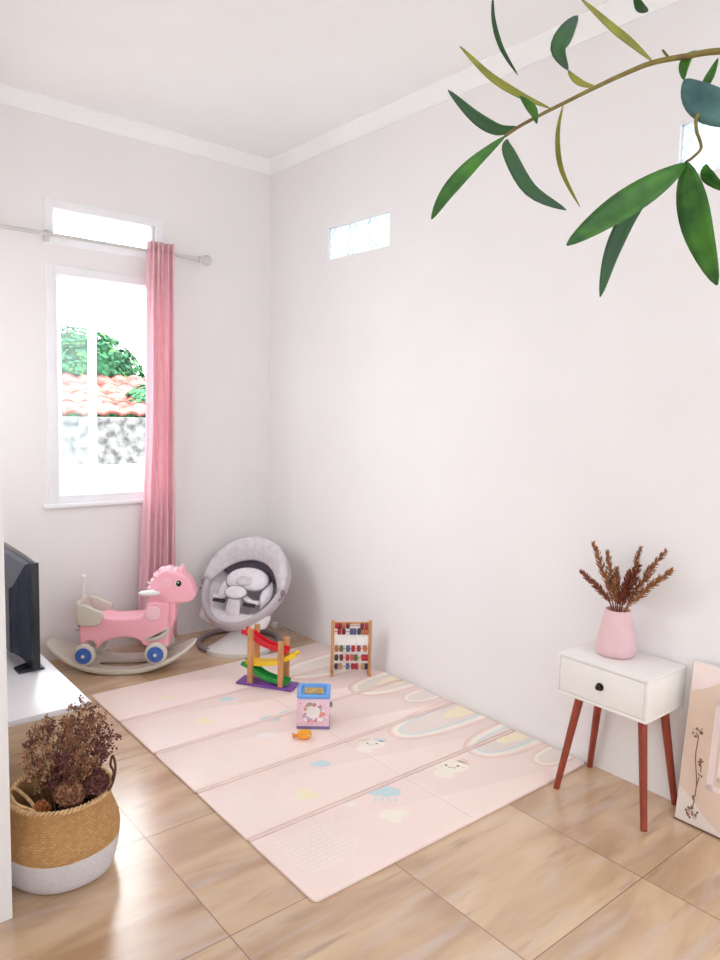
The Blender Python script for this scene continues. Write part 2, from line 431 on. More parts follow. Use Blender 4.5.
def cat(u, v, s, bow):
    rot = -.75; c, d = math.cos(rot), math.sin(rot)
    T = lambda x, y: (u+s*(x*c-y*d), v+s*(x*d+y*c))
    def bl(x, y, a, b, m, l, **k): p = T(x, y); blob(p[0], p[1], a*s, b*s, m, l, rot=rot, **k)
    bl(0, 0, 1.0, .72, 2, 3)
    prints.append(([T(-.85, .3), T(-.75, 1.05), T(-.2, .66)], 3, 2)); prints.append(([T(.85, .3), T(.8, 1.05), T(.25, .66)], 3, 2 if bow else 1))
    bl(-.5, -.95, .62, .5, 2, 2)
    bl(-.32, .05, .09, .1, 7, 5, n=10); bl(.36, .05, .09, .1, 7, 5, n=10); bl(.02, -.12, .07, .05, 1, 5, n=8)
    bl(-.12, -.2, .1, .035, 7, 5, n=8); bl(.16, -.2, .1, .035, 7, 5, n=8)
    bl(-.62, -.12, .13, .08, 8, 4, n=10); bl(.66, -.12, .13, .08, 8, 4, n=10)
    if bow: bl(.55, .75, .42, .25, 4, 6, lob=2, amp=.3); bl(.55, .75, .1, .1, 2, 7, n=8)
    else:
        prints.append(([T(.55, .95), T(.95, .75), T(1.05, .2), T(.75, .35)], 6, 1))
cat(.83, -1.30, .062, True); cat(.975, -1.665, .075, False); cat(.95, -.66, .05, True)
# lines of small printed marks on the left half of every panel
for k, (v0, v1, u1) in enumerate(((-.10, -.33, .2), (-.47, -.75, .3), (-.88, -1.16, .34), (-1.27, -1.55, .34), (-1.67, -1.9, .34))):
    v = v0
    while v > v1:
        u = .05+random.uniform(0, .02); end = u1*random.uniform(.7, 1)
        while u < end:
            l = random.uniform(.012, .03)
            prints.append(([(u, v), (u+l, v), (u+l, v-.006), (u, v-.006)], 1, 6)); u += l+.008
        v -= .021
prints.append(([(.745, -.02), (.749, -.02), (.749, -1.98), (.745, -1.98)], 1, 1))
prints.append(([(.752, -.02), (.757, -.02), (.757, -1.98), (.752, -1.98)], 1, 6))
def rounded(u0, u1, v0, v1, r, corners):
    pts = []
    for (cu_, cv_, a0, on) in ((u1-r, v1-r, 0, corners[0]), (u0+r, v1-r, 90, corners[1]), (u0+r, v0+r, 180, corners[2]), (u1-r, v0+r, 270, corners[3])):
        for i in range(5):
            a = math.radians(a0+22.5*i); rr = r if on else .003; 
            sx = 1 if math.cos(math.radians(a0+45)) > 0 else -1; sy = 1 if math.sin(math.radians(a0+45)) > 0 else -1
            ox, oy = (cu_+sx*(r-rr), cv_+sy*(r-rr))
            pts.append((ox+rr*math.cos(a), oy+rr*math.sin(a)))
    return pts
GAP = .013
for k in range(5):
    va = -.4*k-(GAP if k else 0); vb = -.4*(k+1)+(GAP if k < 4 else 0)
    mb = MB(); ol = rounded(0, MW, vb, va, .02, (k == 0, k == 0, k == 4, k == 4))
    cx, cy = MW/2, (va+vb)/2
    def ins(q): return [(cx+(x-cx)*(1-q/(MW/2)), cy+(y-cy)*(1-q/.2)) for x, y in ol]
    mb.loft([[(x, y, z) for x, y in ins(q)] for q, z in ((.0015, .0005), (0, .002), (0, MT-.003), (.001, MT-.001), (.003, MT))])
    tb = bmesh.new()
    for poly, layer, m_ in prints:
        if max(p[1] for p in poly) < vb or min(p[1] for p in poly) > va: continue
        vs = [tb.verts.new((x, y, MT+.00012*layer)) for x, y in poly]
        f_ = tb.faces.new(vs); f_.material_index = m_
        if f_.normal.z < 0: f_.normal_flip()
    tb.normal_update()
    for f_ in tb.faces:
        if f_.normal.z < 0: f_.normal_flip()
    for yy, sgn in ((va-.004, 1), (vb+.004, -1)):
        bmesh.ops.bisect_plane(tb, geom=tb.verts[:]+tb.edges[:]+tb.faces[:], plane_co=(0, yy, 0), plane_no=(0, sgn, 0), clear_outer=True)
    mp = {}
    for v_ in tb.verts: mp[v_] = mb.bm.verts.new(v_.co)
    for f_ in tb.faces:
        mb.mi = f_.material_index; mb.face([mp[v_] for v_ in f_.verts])
    tb.free()
    mb.build('mat_panel', pm, mat_o, smooth=30)
    if k < 4:
        h = MB(); h.box((.004, -.4*(k+1)-GAP+.0045, .0004), (MW-.004, -.4*(k+1)+GAP-.0045, MT-.0005), bev=.002); h.build('fold_hinge', M_mh, mat_o)

# ------------------------------------------------------------------ side table, vase, stems, canvas
TX, TY = -.147, -2.887
tb_ = thing('bedside_table', 'white one drawer side table on red brown splayed legs by the wall', 'side table', (TX, TY, 0))
b = MB(); x0, x1, y0, y1, z0, z1 = -.146, .142, -.197, .197, .405, .572
tk = .012
b.box((x0, y0, z1-tk), (x1, y1, z1), bev=.0025); b.box((x0, y0, z0), (x1, y1, z0+tk), bev=.0025)
b.box((x0, y0, z0+tk), (x1, y0+tk, z1-tk), bev=.0015); b.box((x0, y1-tk, z0+tk), (x1, y1, z1-tk), bev=.0015)
b.box((x1-tk, y0+tk, z0+tk), (x1, y1-tk, z1-tk)); b.build('carcass', M_white, tb_)
d = MB(); d.box((x0+.002, y0+tk+.002, z0+tk+.002), (x1-.03, y1-tk-.002, z1-tk-.0025), bev=.002); dr = d.build('drawer', M_white, tb_)
k_ = MB(); k_.lathe([(.004, 0), (.004, .008), (.010, .011), (.011, .016), (.009, .020), (.002, .022)], axis='x', n=20, c=(x0+.002, .0, .487), M=Matrix.Scale(-1, 4, Vector((1,0,0))))
k_.lathe([(.016, 0), (.016, .002)], axis='x', n=20, c=(x0+.002, 0, .487), M=Matrix.Scale(-1, 4, Vector((1,0,0)))); k_.build('knob', M_gold, dr, label='dark bronze knob')
for bx, by, tx, ty in ((-.148, .168, -.075, .125), (-.142, -.215, -.075, -.145), (.126, .188, .09, .135), (.132, -.195, .085, -.145)):
    l = MB(); l.tube([(tx, ty, .404), (bx, by, .0)], [.0175, .0125], 12); l.build('leg', M_wood_leg, tb_)
va_ = MB()
va_.lathe([(.02, 0), (.062, .0), (.072, .006), (.079, .016), (.081, .03), (.078, .05), (.062, .13), (.051, .182), (.049, .188), (.045, .188), (.044, .18), (.055, .1), (.06, .02), (.01, .012)], n=40)
va_ = va_.build('tapered_vase', mat('pink_ceramic', (228,192,196), .55, .35, var=.02, vscale=20), None)
va_.location = (-.122, -2.846, .572); tag(va_, 'pink tapered vase of dried stems on the white side table', 'vase')
M_st = [mat('dried_stem_brown', (162,106,70), .8, .2, var=.2, vscale=60), mat('dried_stem_chestnut', (138,78,58), .8, .2, var=.2, vscale=60), mat('dried_stem_tan', (176,120,76), .8, .2, var=.15, vscale=60)]
stems = [((-.13, -2.672, .883), 1, 'lowest drooping leftmost'), ((-.12, -2.716, 1.012), 0, 'tall leftmost'), ((-.10, -2.769, .982), 0, 'upright second tall'), ((-.12, -2.827, .925), 0, 'short central'),
         ((-.09, -2.908, 1.02), 0, 'tall bent central'), ((-.12, -2.925, .955), 1, 'dark chestnut right of centre'), ((-.08, -3.005, 1.022), 0, 'tall right leaning'), ((-.12, -3.059, .963), 2, 'light tan lowest rightmost'),
         ((-.15, -2.90, .93), 1, 'short dark')]
names = ['drooping dark', 'tall thin', 'straight upright', 'short upright', 'tall feathery', 'dark bushy', 'tall leaning', 'wide leaning', 'short dark']
labs = ['dark brown dried stem bending lowest to the left in the pink vase', 'brown dried stem reaching highest on the left side of the pink vase', 'brown dried stem standing second from left among the tall ones in the pink vase',
        'short brown dried stem standing upright at the middle of the pink vase', 'tall feathery dried stem leaning slightly right from middle of the pink vase', 'dark chestnut dried stem just right of middle in the pink vase',
        'tall brown dried stem leaning far right above its neighbour in pink vase', 'tan dried stem reaching furthest and lowest to the right in pink vase', 'short dark dried stem in front of the tall middle ones in pink vase']
for i, (tip, m_, _) in enumerate(stems):
    vx, vy, vz = -.122, -2.846, .760
    tip = Vector(tip); base = Vector((vx+(tip.x-vx)*.12, vy+(tip.y-vy)*.13, .60)); top = Vector((vx+(tip.x-vx)*.2, vy+(tip.y-vy)*.16, vz))
    droop = Vector((0, 0, -.012 if abs(tip.y-vy) > .1 else 0))
    path = cr([base, top, top.lerp(tip, .5)-droop, tip], 6)
    mb = MB(); mb.tube(path, [.0028]*len(path), 6)
    st = len(path)*4//10
    rs = random.Random(i)
    L_ = [(path[k], path[k+1]) for k in range(st, len(path)-1)]
    nb = 150
    for q in range(nb):
        u = q/nb; seg = L_[min(len(L_)-1, int(u*len(L_)))]; f_ = u*len(L_)-int(u*len(L_))
        p = seg[0].lerp(seg[1], f_); t = (seg[1]-seg[0]).normalized()
        a = rs.uniform(0, 2*PI); n = t.orthogonal().normalized(); n = Matrix.Rotation(a, 3, t) @ n
        sw = (.35+.65*math.sin(PI*min(1, .15+u*.85))); ln = rs.uniform(.018, .032)*sw+.005
        dr_ = (t*.8+n*.62).normalized(); sd = t.cross(n).normalized()*ln*.16
        q0 = p+n*.001; q1 = p+dr_*ln*.55; q2 = p+dr_*ln
        A = [mb.bm.verts.new(x) for x in (q0, q1+sd, q2, q1-sd, q1+n*ln*.13)]
        mb.face([A[0], A[1], A[4]]); mb.face([A[1], A[2], A[4]]); mb.face([A[2], A[3], A[4]]); mb.face([A[3], A[0], A[4]])
        mb.face([A[0], A[3], A[1]]); mb.face([A[1], A[3], A[2]])
    o = mb.build('dried_grass_plume', M_st[m_], None, smooth=30); tag(o, labs[i], 'dried stem', 'dried stems in the pink vase')

# leaning board with a printed design
cv = thing('leaning_wall_art', 'beige and white art board leaning against the wall beside the table', 'wall art', (-.105, -3.132, 0))
cv.rotation_euler = (0, math.radians(6.5), 0)
M_cvw = mat('art_ground_white', (240,232,226), .5, .35, var=.015); 
cm = [M_cvw, mat('art_beige', (226,202,184), .5, .35, var=.02), mat('art_blush', (240,222,218), .5, .35, var=.02), mat('art_brown', (150,116,98), .6, .3, var=.1), mat('art_edge', (120,84,68), .5, .35)]
bd = MB(); bd.box((-.012, -.62, 0), (.010, .0, .615), bev=.002); bd.build('board', cm[0], cv)
ed = MB(); ed.box((-.0145, -.62, .0005), (.0105, .001, .006)); ed.build('bottom_edge', cm[4], cv)
ar = MB()
def flat(pts, m_, lay): 
    ar.mi = m_
    vs = [ar.bm.verts.new((-.0121-.0002*lay, y, z)) for y, z in pts]
    ar.face(vs)
flat([(-.003, .135), (-.003, .50), (-.06, .53), (-.12, .57), (-.3, .59), (-.5, .6), (-.617, .6), (-.617, -.0+.01), (-.30, .008), (-.18, .012), (-.10, .06), (-.05, .105)], 1, 1)
flat([(-.003, .50), (-.003, .612), (-.617, .612), (-.617, .6), (-.3, .59), (-.12, .57), (-.06, .53)], 2, 2)
# embossed stepped border at the right
for (ya, yb, za, zb) in ((-.10, -.125, .16, .5), (-.10, -.6, .475, .5), (-.135, -.15, .2, .44), (-.135, -.55, .425, .44), (-.16, -.175, .17, .39), (-.16, -.5, .375, .39), (-.10, -.3, .16, .18), (-.135, -.3, .2, .215)):
    flat([(ya, za), (yb, za), (yb, zb), (ya, zb)], 2, 3)
# dried flower drawing
rs = random.Random(4)
def stroke(pts, wd, m_=3, lay=4):
    P = cr([(a, b, 0) for a, b in pts], 6)
    for p, q in zip(P, P[1:]):
        t = (q-p); n = Vector((-t.y, t.x, 0)); n.normalize(); n *= wd/2
        flat([(p.x-n.x, p.y-n.y), (q.x-n.x, q.y-n.y), (q.x+n.x, q.y+n.y), (p.x+n.x, p.y+n.y)], m_, lay)
stroke([(-.062, .06), (-.066, .16), (-.05, .26), (-.052, .34)], .004)
stroke([(-.066, .15), (-.075, .22), (-.068, .255)], .004)
for cy_, cz_, s_, n_ in ((-.048, .355, .022, 22), (-.07, .245, .012, 10), (-.062, .05, .024, 26), (-.072, .2, .008, 6), (-.064, .11, .01, 6)):
    for k in range(n_):
        a = rs.uniform(0, 2*PI); r = s_*math.sqrt(rs.random()); y_, z_ = cy_+r*math.cos(a), cz_+r*math.sin(a)*1.1
        rr = rs.uniform(.0025, .006)
        flat([(y_+rr*math.cos(b_), z_+rr*math.sin(b_)) for b_ in [2*PI*q/7 for q in range(7)]], 3 if rs.random() < .6 else 1, 4+k % 3)
ar.build('printed_design', cm, cv, smooth=0)

# ------------------------------------------------------------------ television and its stand
ts = thing('tv_stand', 'low cabinet with white top under the television by the left wall', 'cabinet', (-2.046, -1.02, 0))
t = MB(); t.box((-.2, -.665, .378), (.208, .665, .4), bev=.002); t.build('top', mat('white_laminate', (238,236,240), .22, .5, var=.01), ts)
c = MB(); M_oak = mat('beige_laminate', (212,186,158), .5, .35, var=.06, vscale=6, stretch=(1,1,8))
c.box((-.198, -.66, .04), (.2, -.64, .378), bev=.001); c.box((-.198, .64, .04), (.2, .66, .378), bev=.001); c.box((-.198, -.64, .04), (.2, .64, .06)); c.box((-.198, -.64, .06), (-.185, .64, .378)); c.box((-.05, -.01, .06), (.185, .01, .378))
c.box((-.18, -.62, 0), (.17, .62, .04)); c.build('carcass', M_oak, ts)
for y_ in (-.335, .335):
    d = MB(); d.box((.185, y_-.303, .065), (.2, y_+.303, .373), bev=.002); dd = d.build('door', M_oak, ts)
    h = MB(); h.box((.2, y_-.05, .335), (.212, y_+.05, .345), bev=.002); h.build('handle', M_chrome, dd)
tv = thing('television', 'black television seen from behind on the white topped cabinet', 'television', (-1.925, -.86, .4), math.radians(0))
p = MB(); p.box((-.012, -.41, .016), (.018, .41, .474), bev=.004); p.build('screen_panel', M_black, tv)
sc_ = MB(); sc_.box((.0181, -.39, .036), (.0195, .39, .457)); sc_.build('screen', mat('dark_screen', (10,12,16), .08, .6), tv)
h = MB()
h.loft([[(-.012, -.385, .05), (-.012, .385, .05), (-.012, .385, .47), (-.012, -.385, .47)], [(-.028, -.37, .055), (-.028, .37, .055), (-.028, .37, .46), (-.028, -.37, .46)],
        [(-.06, -.30, .07), (-.06, .30, .07), (-.06, .30, .36), (-.06, -.30, .36)], [(-.072, -.29, .075), (-.072, .29, .075), (-.072, .29, .35), (-.072, -.29, .35)]])
hs = h.build('rear_housing', M_navy, tv, smooth=25)
for i in range(7):
    v = MB(); v.lathe([(.007, 0), (.007, .004), (.004, .004), (.004, .001)], axis='x', n=12, c=(-.0725, -.17, .12+i*.026), M=Matrix.Scale(-1, 4, Vector((1,0,0)))); v.build('port', M_chrome, hs)
v = MB()
for i in range(12): v.box((-.0292, -.25+i*.042, .385), (-.0278, -.235+i*.042, .44))
v.build('vent_slot', M_black, hs)
for y_ in (-.31, .31):
    l = MB(); l.prism([(-.06, 0), (.045, 0), (.045, .006), (.012, .017), (-.012, .017), (-.06, .006)], y_-.06, y_+.02, 'xz'); l.build('foot', M_black, tv)

# ------------------------------------------------------------------ basket of dried flowers
bk = thing('seagrass_basket', 'round two tone seagrass basket with white dipped base by the wall end', 'basket', (-2.055, -2.008, 0), .3)
def weave_mat(name, c1, c2, bump=.9):
    m = bpy.data.materials.new(name); m.use_nodes = True; N = m.node_tree.nodes; L = m.node_tree.links; b = N['Principled BSDF']
    tc = N.new('ShaderNodeTexCoord'); sp = N.new('ShaderNodeSeparateXYZ'); L.new(tc.outputs['Object'], sp.inputs[0])
    at = N.new('ShaderNodeMath'); at.operation = 'ARCTAN2'; L.new(sp.outputs[0], at.inputs[0]); L.new(sp.outputs[1], at.inputs[1])
    cb = N.new('ShaderNodeCombineXYZ'); L.new(at.outputs[0], cb.inputs[0]); L.new(sp.outputs[2], cb.inputs[1])
    mp = N.new('ShaderNodeMapping'); mp.inputs['Scale'].default_value = (11, 70, 1); L.new(cb.outputs[0], mp.inputs[0])
    br = N.new('ShaderNodeTexBrick'); br.inputs['Scale'].default_value = 1; br.inputs['Mortar Size'].default_value = .06; br.inputs['Mortar Smooth'].default_value = 1
    br.inputs['Brick Width'].default_value = .8; br.inputs['Row Height'].default_value = .5
    br.inputs['Color1'].default_value = (*lin(c1), 1); br.inputs['Color2'].default_value = (*lin(c2), 1); br.inputs['Mortar'].default_value = (*[v*.8 for v in lin(c2)], 1)
    L.new(mp.outputs[0], br.inputs['Vector']); no = N.new('ShaderNodeTexNoise'); no.inputs['Scale'].default_value = 9; no.inputs['Detail'].default_value = 5; L.new(tc.outputs['Object'], no.inputs['Vector'])
    mx = N.new('ShaderNodeMix'); mx.data_type = 'RGBA'; mx.blend_type = 'MULTIPLY'; mx.inputs[0].default_value = .35; L.new(br.outputs['Color'], mx.inputs[6]); L.new(no.outputs['Color'], mx.inputs[7])
    L.new(br.outputs['Color'], b.inputs['Base Color']); b.inputs['Roughness'].default_value = .75
    bp = N.new('ShaderNodeBump'); bp.inputs['Strength'].default_value = bump; bp.inputs['Distance'].default_value = .003; bp.invert = True; L.new(br.outputs['Fac'], bp.inputs['Height']); L.new(bp.outputs[0], b.inputs['Normal'])
    return m
M_sea = weave_mat('seagrass_weave', (214,166,110), (196,146,92)); M_dip = weave_mat('white_dipped_weave', (232,228,230), (224,220,224), .5)
low = [(.12, .002), (.15, .002), (.163, .008), (.172, .025), (.182, .06), (.188, .09), (.190, .115)]
up = [(.190, .115), (.191, .13), (.188, .15), (.178, .175), (.167, .2), (.160, .225), (.158, .25), (.160, .268)]
def wob(prof, mb, close_in):
    rings = []
    for r, z in prof:
        rings.append([((r+.004*math.sin(3*a+z*9)+.003*math.sin(5*a+1))*math.cos(a), (r+.004*math.sin(3*a+z*9)+.003*math.sin(5*a+1))*math.sin(a), z) for a in [2*PI*k/64 for k in range(64)]])
    inner = [[(x*(1-.007/max(.05, math.hypot(x, y))), y*(1-.007/max(.05, math.hypot(x, y))), max(z, .006) if close_in else z) for x, y, z in r] for r in rings[::-1]]
    mb.loft(rings+inner, loop=not close_in)
m_ = MB(); wob(up, m_, False); m_.build('woven_upper', M_sea, bk, smooth=60)
m_ = MB(); wob(low, m_, True); m_.build('dipped_base', M_dip, bk, smooth=60, label='white dipped woven lower half')
rm = MB()
for ph in (0, PI):
    rm.tube([((.157+.005*math.cos(36*a+ph))*math.cos(a), (.157+.005*math.cos(36*a+ph))*math.sin(a), .268+.005*math.sin(36*a+ph)) for a in [2*PI*k/288 for k in range(288)]], .0045, 6, loop=True)
rm.build('braided_rim', mat('pale_seagrass_rope', (222,184,136), .8, .2, var=.12, vscale=60), bk)
# soil/foam inside so the stems have something to stand in
so_ = MB(); so_.lathe([(.02, .15), (.10, .155), (.15, .15), (.16, .12), (.02, .118)], n=40); so_.build('dark_filling', mat('dark_moss', (58,36,34), .95, .1, var=.3, vscale=40, bump=.8, bscale=50), bk)
# rope handles: one flopped inward on the left, one standing on the right
def to_b(p):   # world -> basket
    q = Vector(p)-Vector((-2.055, -2.008, 0)); a = -.3
    return (q.x*math.cos(a)-q.y*math.sin(a), q.x*math.sin(a)+q.y*math.cos(a), q.z)
r_, f_ = Vector((.77, -.64, 0)), Vector((.64, .77, 0)); cb_ = Vector((-2.055, -2.008, 0))
def W(a, b, z): return to_b(cb_+r_*a+f_*b+Vector((0, 0, z)))
h1 = MB(); h1.tube(cr([W(-.150, -.03, .262), W(-.135, -.035, .283), W(-.06, -.085, .268), W(-.028, -.118, .246), W(-.036, -.125, .262), W(-.09, -.115, .275), W(-.13, -.072, .278), W(-.143, -.055, .262)], 8), .0055, 8)
h1.build('rope_handle', MATS['pale_seagrass_rope'], bk)
h2 = MB(); h2.tube(cr([W(.150, -.01, .255), W(.178, -.02, .30), W(.192, -.03, .36), W(.187, -.04, .405), W(.176, -.03, .37), W(.165, .03, .31), W(.148, .05, .26)], 8), .004, 8)
h2.build('rope_handle', mat('brown_rope', (108,72,66), .8, .2, var=.15, vscale=60), bk, label='brown rope handle standing up')
M_fl = [mat('dried_flower_brown', (164,118,92), .9, .1, var=.25, vscale=80), mat('dried_flower_plum', (128,84,80), .9, .1, var=.25, vscale=80), mat('dried_flower_tan', (196,152,118), .9, .1, var=.2, vscale=80)]
rs = random.Random(11)
spr = []
for (a, b, z) in ((.110, -.02, .545), (.128, .04, .50), (.150, -.03, .42), (.07, .03, .50), (.035, -.02, .53), (.05, .05, .535), (.0, .04, .46), (-.03, -.03, .44), (-.055, .03, .475), (-.10, .0, .43), (-.115, .03, .40), (-.085, -.04, .39),
                  (.09, -.06, .42), (.03, -.07, .40), (-.02, .07, .41), (.13, -.07, .40), (.165, .02, .44), (.10, .07, .45), (.06, -.03, .46), (.115, .0, .50), (-.07, .0, .46), (-.02, .0, .48), (.02, .02, .49), (.08, .02, .53), (.14, .02, .46), (.05, -.07, .40)):
    spr.append((a, b, z))
spl = 'brown dried flower sprig standing in the two tone basket'
for i, (a, b, z) in enumerate(spr):
    mb = MB(); base = cb_+r_*a*.35+f_*b*.35+Vector((0, 0, .15)); tip = cb_+r_*a+f_*b+Vector((0, 0, z))
    mid = base.lerp(tip, .55)+Vector((rs.uniform(-.01, .01), rs.uniform(-.01, .01), .02))
    path = cr([base, mid, tip], 8); mb.tube(path, [.0022-.0014*k/len(path) for k in range(len(path))], 5)
    nt_ = 24
    for q in range(nt_):
        u = .38+.62*q/(nt_-1); k = min(len(path)-2, int(u*(len(path)-1))); p = path[k].lerp(path[k+1], u*(len(path)-1)-k)
        dv = Vector((rs.uniform(-1, 1), rs.uniform(-1, 1), rs.uniform(.1, 1.0))).normalized()*rs.uniform(.015, .05)*(1.15-.5*u)
        e = p+dv; mb.tube([p, p.lerp(e, .5)+Vector((0, 0, .004)), e], .0007, 3)
        for c_ in range(7):
            cc = e+Vector((rs.uniform(-1, 1), rs.uniform(-1, 1), rs.uniform(-1, 1)))*.009; rr = rs.uniform(.002, .0042)
            t_ = bmesh.new(); bmesh.ops.create_icosphere(t_, subdivisions=1, radius=rr); mb.merge(t_, Matrix.Translation(cc))
    o = mb.build('dried_flower_sprig', M_fl[(0, 1, 0, 2)[i % 4] if a < .1 else (1, 0)[i % 2]], None, smooth=60)
    tag(o, spl, 'dried flower', 'dried flower sprigs in the two tone basket')
def head(c_, s_, m__, lab, nm):
    mb = MB(); mb.tube([c_-Vector((0, 0, s_*1.6+.03)), c_], .003, 6)
    for q in range(110):
        th = math.acos(1-1.5*(q+.5)/110); ph = q*2.39996
        n = Vector((math.sin(th)*math.cos(ph), math.sin(th)*math.sin(ph), math.cos(th))); p = c_+n*s_*rs.uniform(.82, 1.05)
        sd = n.orthogonal().normalized(); sd = Matrix.Rotation(rs.uniform(0, 6.28), 3, n) @ sd; u_ = n.cross(sd); w_ = s_*.3
        A = [mb.bm.verts.new(x) for x in (p-n*.012, p+sd*w_+n*.003, p+u_*w_+n*.006, p-sd*w_+n*.003, p-u_*w_+n*.006, p-n*.002)]
        for x, y in ((1, 2), (2, 3), (3, 4), (4, 1)): mb.face([A[0], A[x], A[y]]); mb.face([A[5], A[y], A[x]])
    o = mb.build(nm, m__, None, smooth=0); tag(o, lab, 'dried flower')
head(cb_+r_*.055+f_*-.06+Vector((0, 0, .285)), .042, M_fl[0], 'large brown dried hydrangea head at the front of the basket', 'dried_hydrangea')
head(cb_+r_*.125+f_*-.02+Vector((0, 0, .30)), .036, M_fl[1], 'plum brown dried hydrangea head at the right side of the basket', 'dried_hydrangea')
head(cb_+r_*-.01+f_*.0+Vector((0, 0, .30)), .034, M_fl[1], 'dark dried hydrangea head in the middle of the basket behind others', 'dried_hydrangea')
head(cb_+r_*-.02+f_*-.095+Vector((0, 0, .25)), .022, mat('dried_flower_orange', (188,120,76), .9, .1, var=.2, vscale=80), 'small orange brown dried bloom low at the front left of the basket', 'dried_bloom')

# ------------------------------------------------------------------ rocking pony
po = thing('rocking_pony', 'pink plastic rocking pony with grey seat back on its cream rocker base', 'rocking horse', (-1.18, -.36, 0), math.atan2(-.57, .82))
def rock(x): return .138*(abs(x+.02)/.42)**2.3
rk = MB(); n = 72
outer, inner = [], []
for k in range(n):
    a = 2*PI*k/n
    sx = lambda p: math.copysign(abs(math.cos(a))**p, math.cos(a)); sy = lambda p: math.copysign(abs(math.sin(a))**p, math.sin(a))
    outer.append((-.02+.425*sx(.85), .150*sy(.75))); inner.append((-.01+.15*sx(.7), .055*sy(.7)))
def rr_(t, k): return (outer[k][0]*(1-t)+inner[k][0]*t, outer[k][1]*(1-t)+inner[k][1]*t)
lay = [(0, .018), (.03, .030), (.12, .034), (.3, .026), (.6, .022), (.9, .026), (1, .022), (1, .004), (.9, .0), (.5, .002), (.12, .0), (.03, .005)]
rings = [[(rr_(t, k)[0], rr_(t, k)[1], rock(rr_(t, k)[0])+dz) for k in range(n)] for t, dz in lay]
rk.loft(rings, loop=True); rk.build('rocker_base', M_cream, po, smooth=50)
body_o = [(-.235, .285), (-.243, .215), (-.238, .165), (-.215, .16), (-.185, .185), (-.154, .160), (-.150, .13), (-.13, .155), (-.105, .175), (-.042, .199), (.032, .203), (.095, .183), (.125, .150), (.25, .145), (.255, .19), (.262, .23), (.255, .30), (.255, .40), (.145, .405), (.125, .36), (.105, .325), (.033, .315), (-.054, .312), (-.109, .320), (-.165, .31)]
b = MB(); b.prism([(p.x, p.y) for p in cr([(x, z, 0) for x, z in body_o], 4, True)], -.088, .088); b.remesh('body', M_pink, po, .006, 14)
for sy in (-1, 1):   # chest flank plates
    c = MB(); c.pillow([(p.x, p.y) for p in cr([(.135, .31, 0), (.20, .31, 0), (.205, .375, 0), (.14, .38, 0)], 5, True)], sy*.085-.008, sy*.085+.008, .006); c.build('flank_plate', M_mane, po, smooth=60)
ch = MB(); ch.pillow([(p.x, p.y) for p in cr([(.262, .25, 0), (.285, .29, 0), (.292, .35, 0), (.29, .41, 0), (.25, .41, 0), (.25, .26, 0)], 4, True)], -.06, .06, .010); ch.remesh('chest', M_pink, po, .006, 8)
head_o = [(.127, .398), (.20, .392), (.278, .396), (.35, .402), (.392, .418), (.402, .455), (.379, .519), (.345, .555), (.284, .578), (.227, .588), (.177, .547), (.15, .492), (.135, .43)]
hd_ = MB(); hd_.prism([(p.x, p.y) for p in cr([(x, z, 0) for x, z in head_o], 5, True)], -.066, .066); hdo = hd_.remesh('head', M_pink, po, .006, 20)
mn = MB()
for (x, z, r) in ((.285, .574, .024), (.25, .580, .028), (.212, .570, .030), (.184, .544, .030), (.162, .508, .028), (.146, .466, .026), (.132, .43, .022)): mn.ball((x, 0, z), (r, .042, r), 8)
for (x, z, r) in ((.232, .565, .028), (.205, .535, .03), (.18, .495, .028), (.165, .455, .022)):
    mn.ball((x, -.05, z), (r, .016, r), 8); mn.ball((x, .05, z), (r, .016, r), 8)
mn.build('mane', M_mane, hdo, smooth=80)
for sy in (-1, 1):
    e = MB(); e.lathe([(.020, 0), (.017, .015), (.010, .035), (.003, .05)], n=14, c=(.318, sy*.03, .562), sy=.6); e.build('ear', M_pink, hdo, smooth=80)
    y_ = sy*.0625
    e = MB(); e.ball((.306, y_, .515), (.023, .005, .025), 10); ey = e.build('eye', M_light, hdo, smooth=80, label='white eye with black pupil')
    e = MB(); e.ball((.311, y_+sy*.004, .515), (.0155, .0035, .018), 10); e.build('pupil', M_black, ey, smooth=80)
    e = MB(); e.ball((.308, y_+sy*.007, .521), (.004, .0015, .005), 8); e.build('glint', M_light, ey, smooth=80)
    e = MB(); e.tube([(.243+.02*math.cos(a), y_+sy*.001, .52+.02*math.sin(a)) for a in [2*PI*k/16 for k in range(16)]], .005, 6, loop=True); e.ball((.243, y_, .52), (.009, .006, .009), 8); e.build('cheek_swirl', M_mane, hdo, smooth=80)
    e = MB(); e.tube(cr([(.372, y_*.72, .437), (.384, y_*.70, .442), (.392, y_*.55, .452)], 4), .0025, 6); e.build('mouth_line', mat('deep_pink', (216,120,146), .4), hdo)
    hb = MB(); hb.tube([(.17, sy*.04, .468), (.16, sy*.10, .47)], .014, 10); hb.ball((.155, sy*.118, .471), (.062, .026, .017), 10)
    hb.build('handlebar_grip', M_light, po, smooth=80)
    tr_ = MB(); tr_.pillow([(p.x, p.y) for p in cr([(.128, .20, 0), (.2, .225, 0), (.25, .262, 0), (.262, .25, 0), (.235, .205, 0), (.16, .18, 0)], 4, True)], sy*.085-.012, sy*.085+.012, .008); tr_.build('bumper_trim', M_cream, po, smooth=60)
    sp_ = MB(); sp_.pillow([(p.x, p.y) for p in cr([(-.25, .375, 0), (-.21, .398, 0), (-.15, .372, 0), (-.10, .345, 0), (-.125, .285, 0), (-.18, .272, 0), (-.24, .285, 0)], 4, True)], sy*.098-.012, sy*.098+.012, .010)
    sp_.build('seat_side', M_cream, po, smooth=60)
bk_ = MB(); bk_.pillow([(p.x, p.y) for p in cr([(-.255, .29, 0), (-.262, .375, 0), (-.255, .41, 0), (-.235, .405, 0), (-.225, .35, 0), (-.215, .30, 0)], 4, True)], -.10, .10, .010); bk_.build('seat_back', M_cream, po, smooth=60)
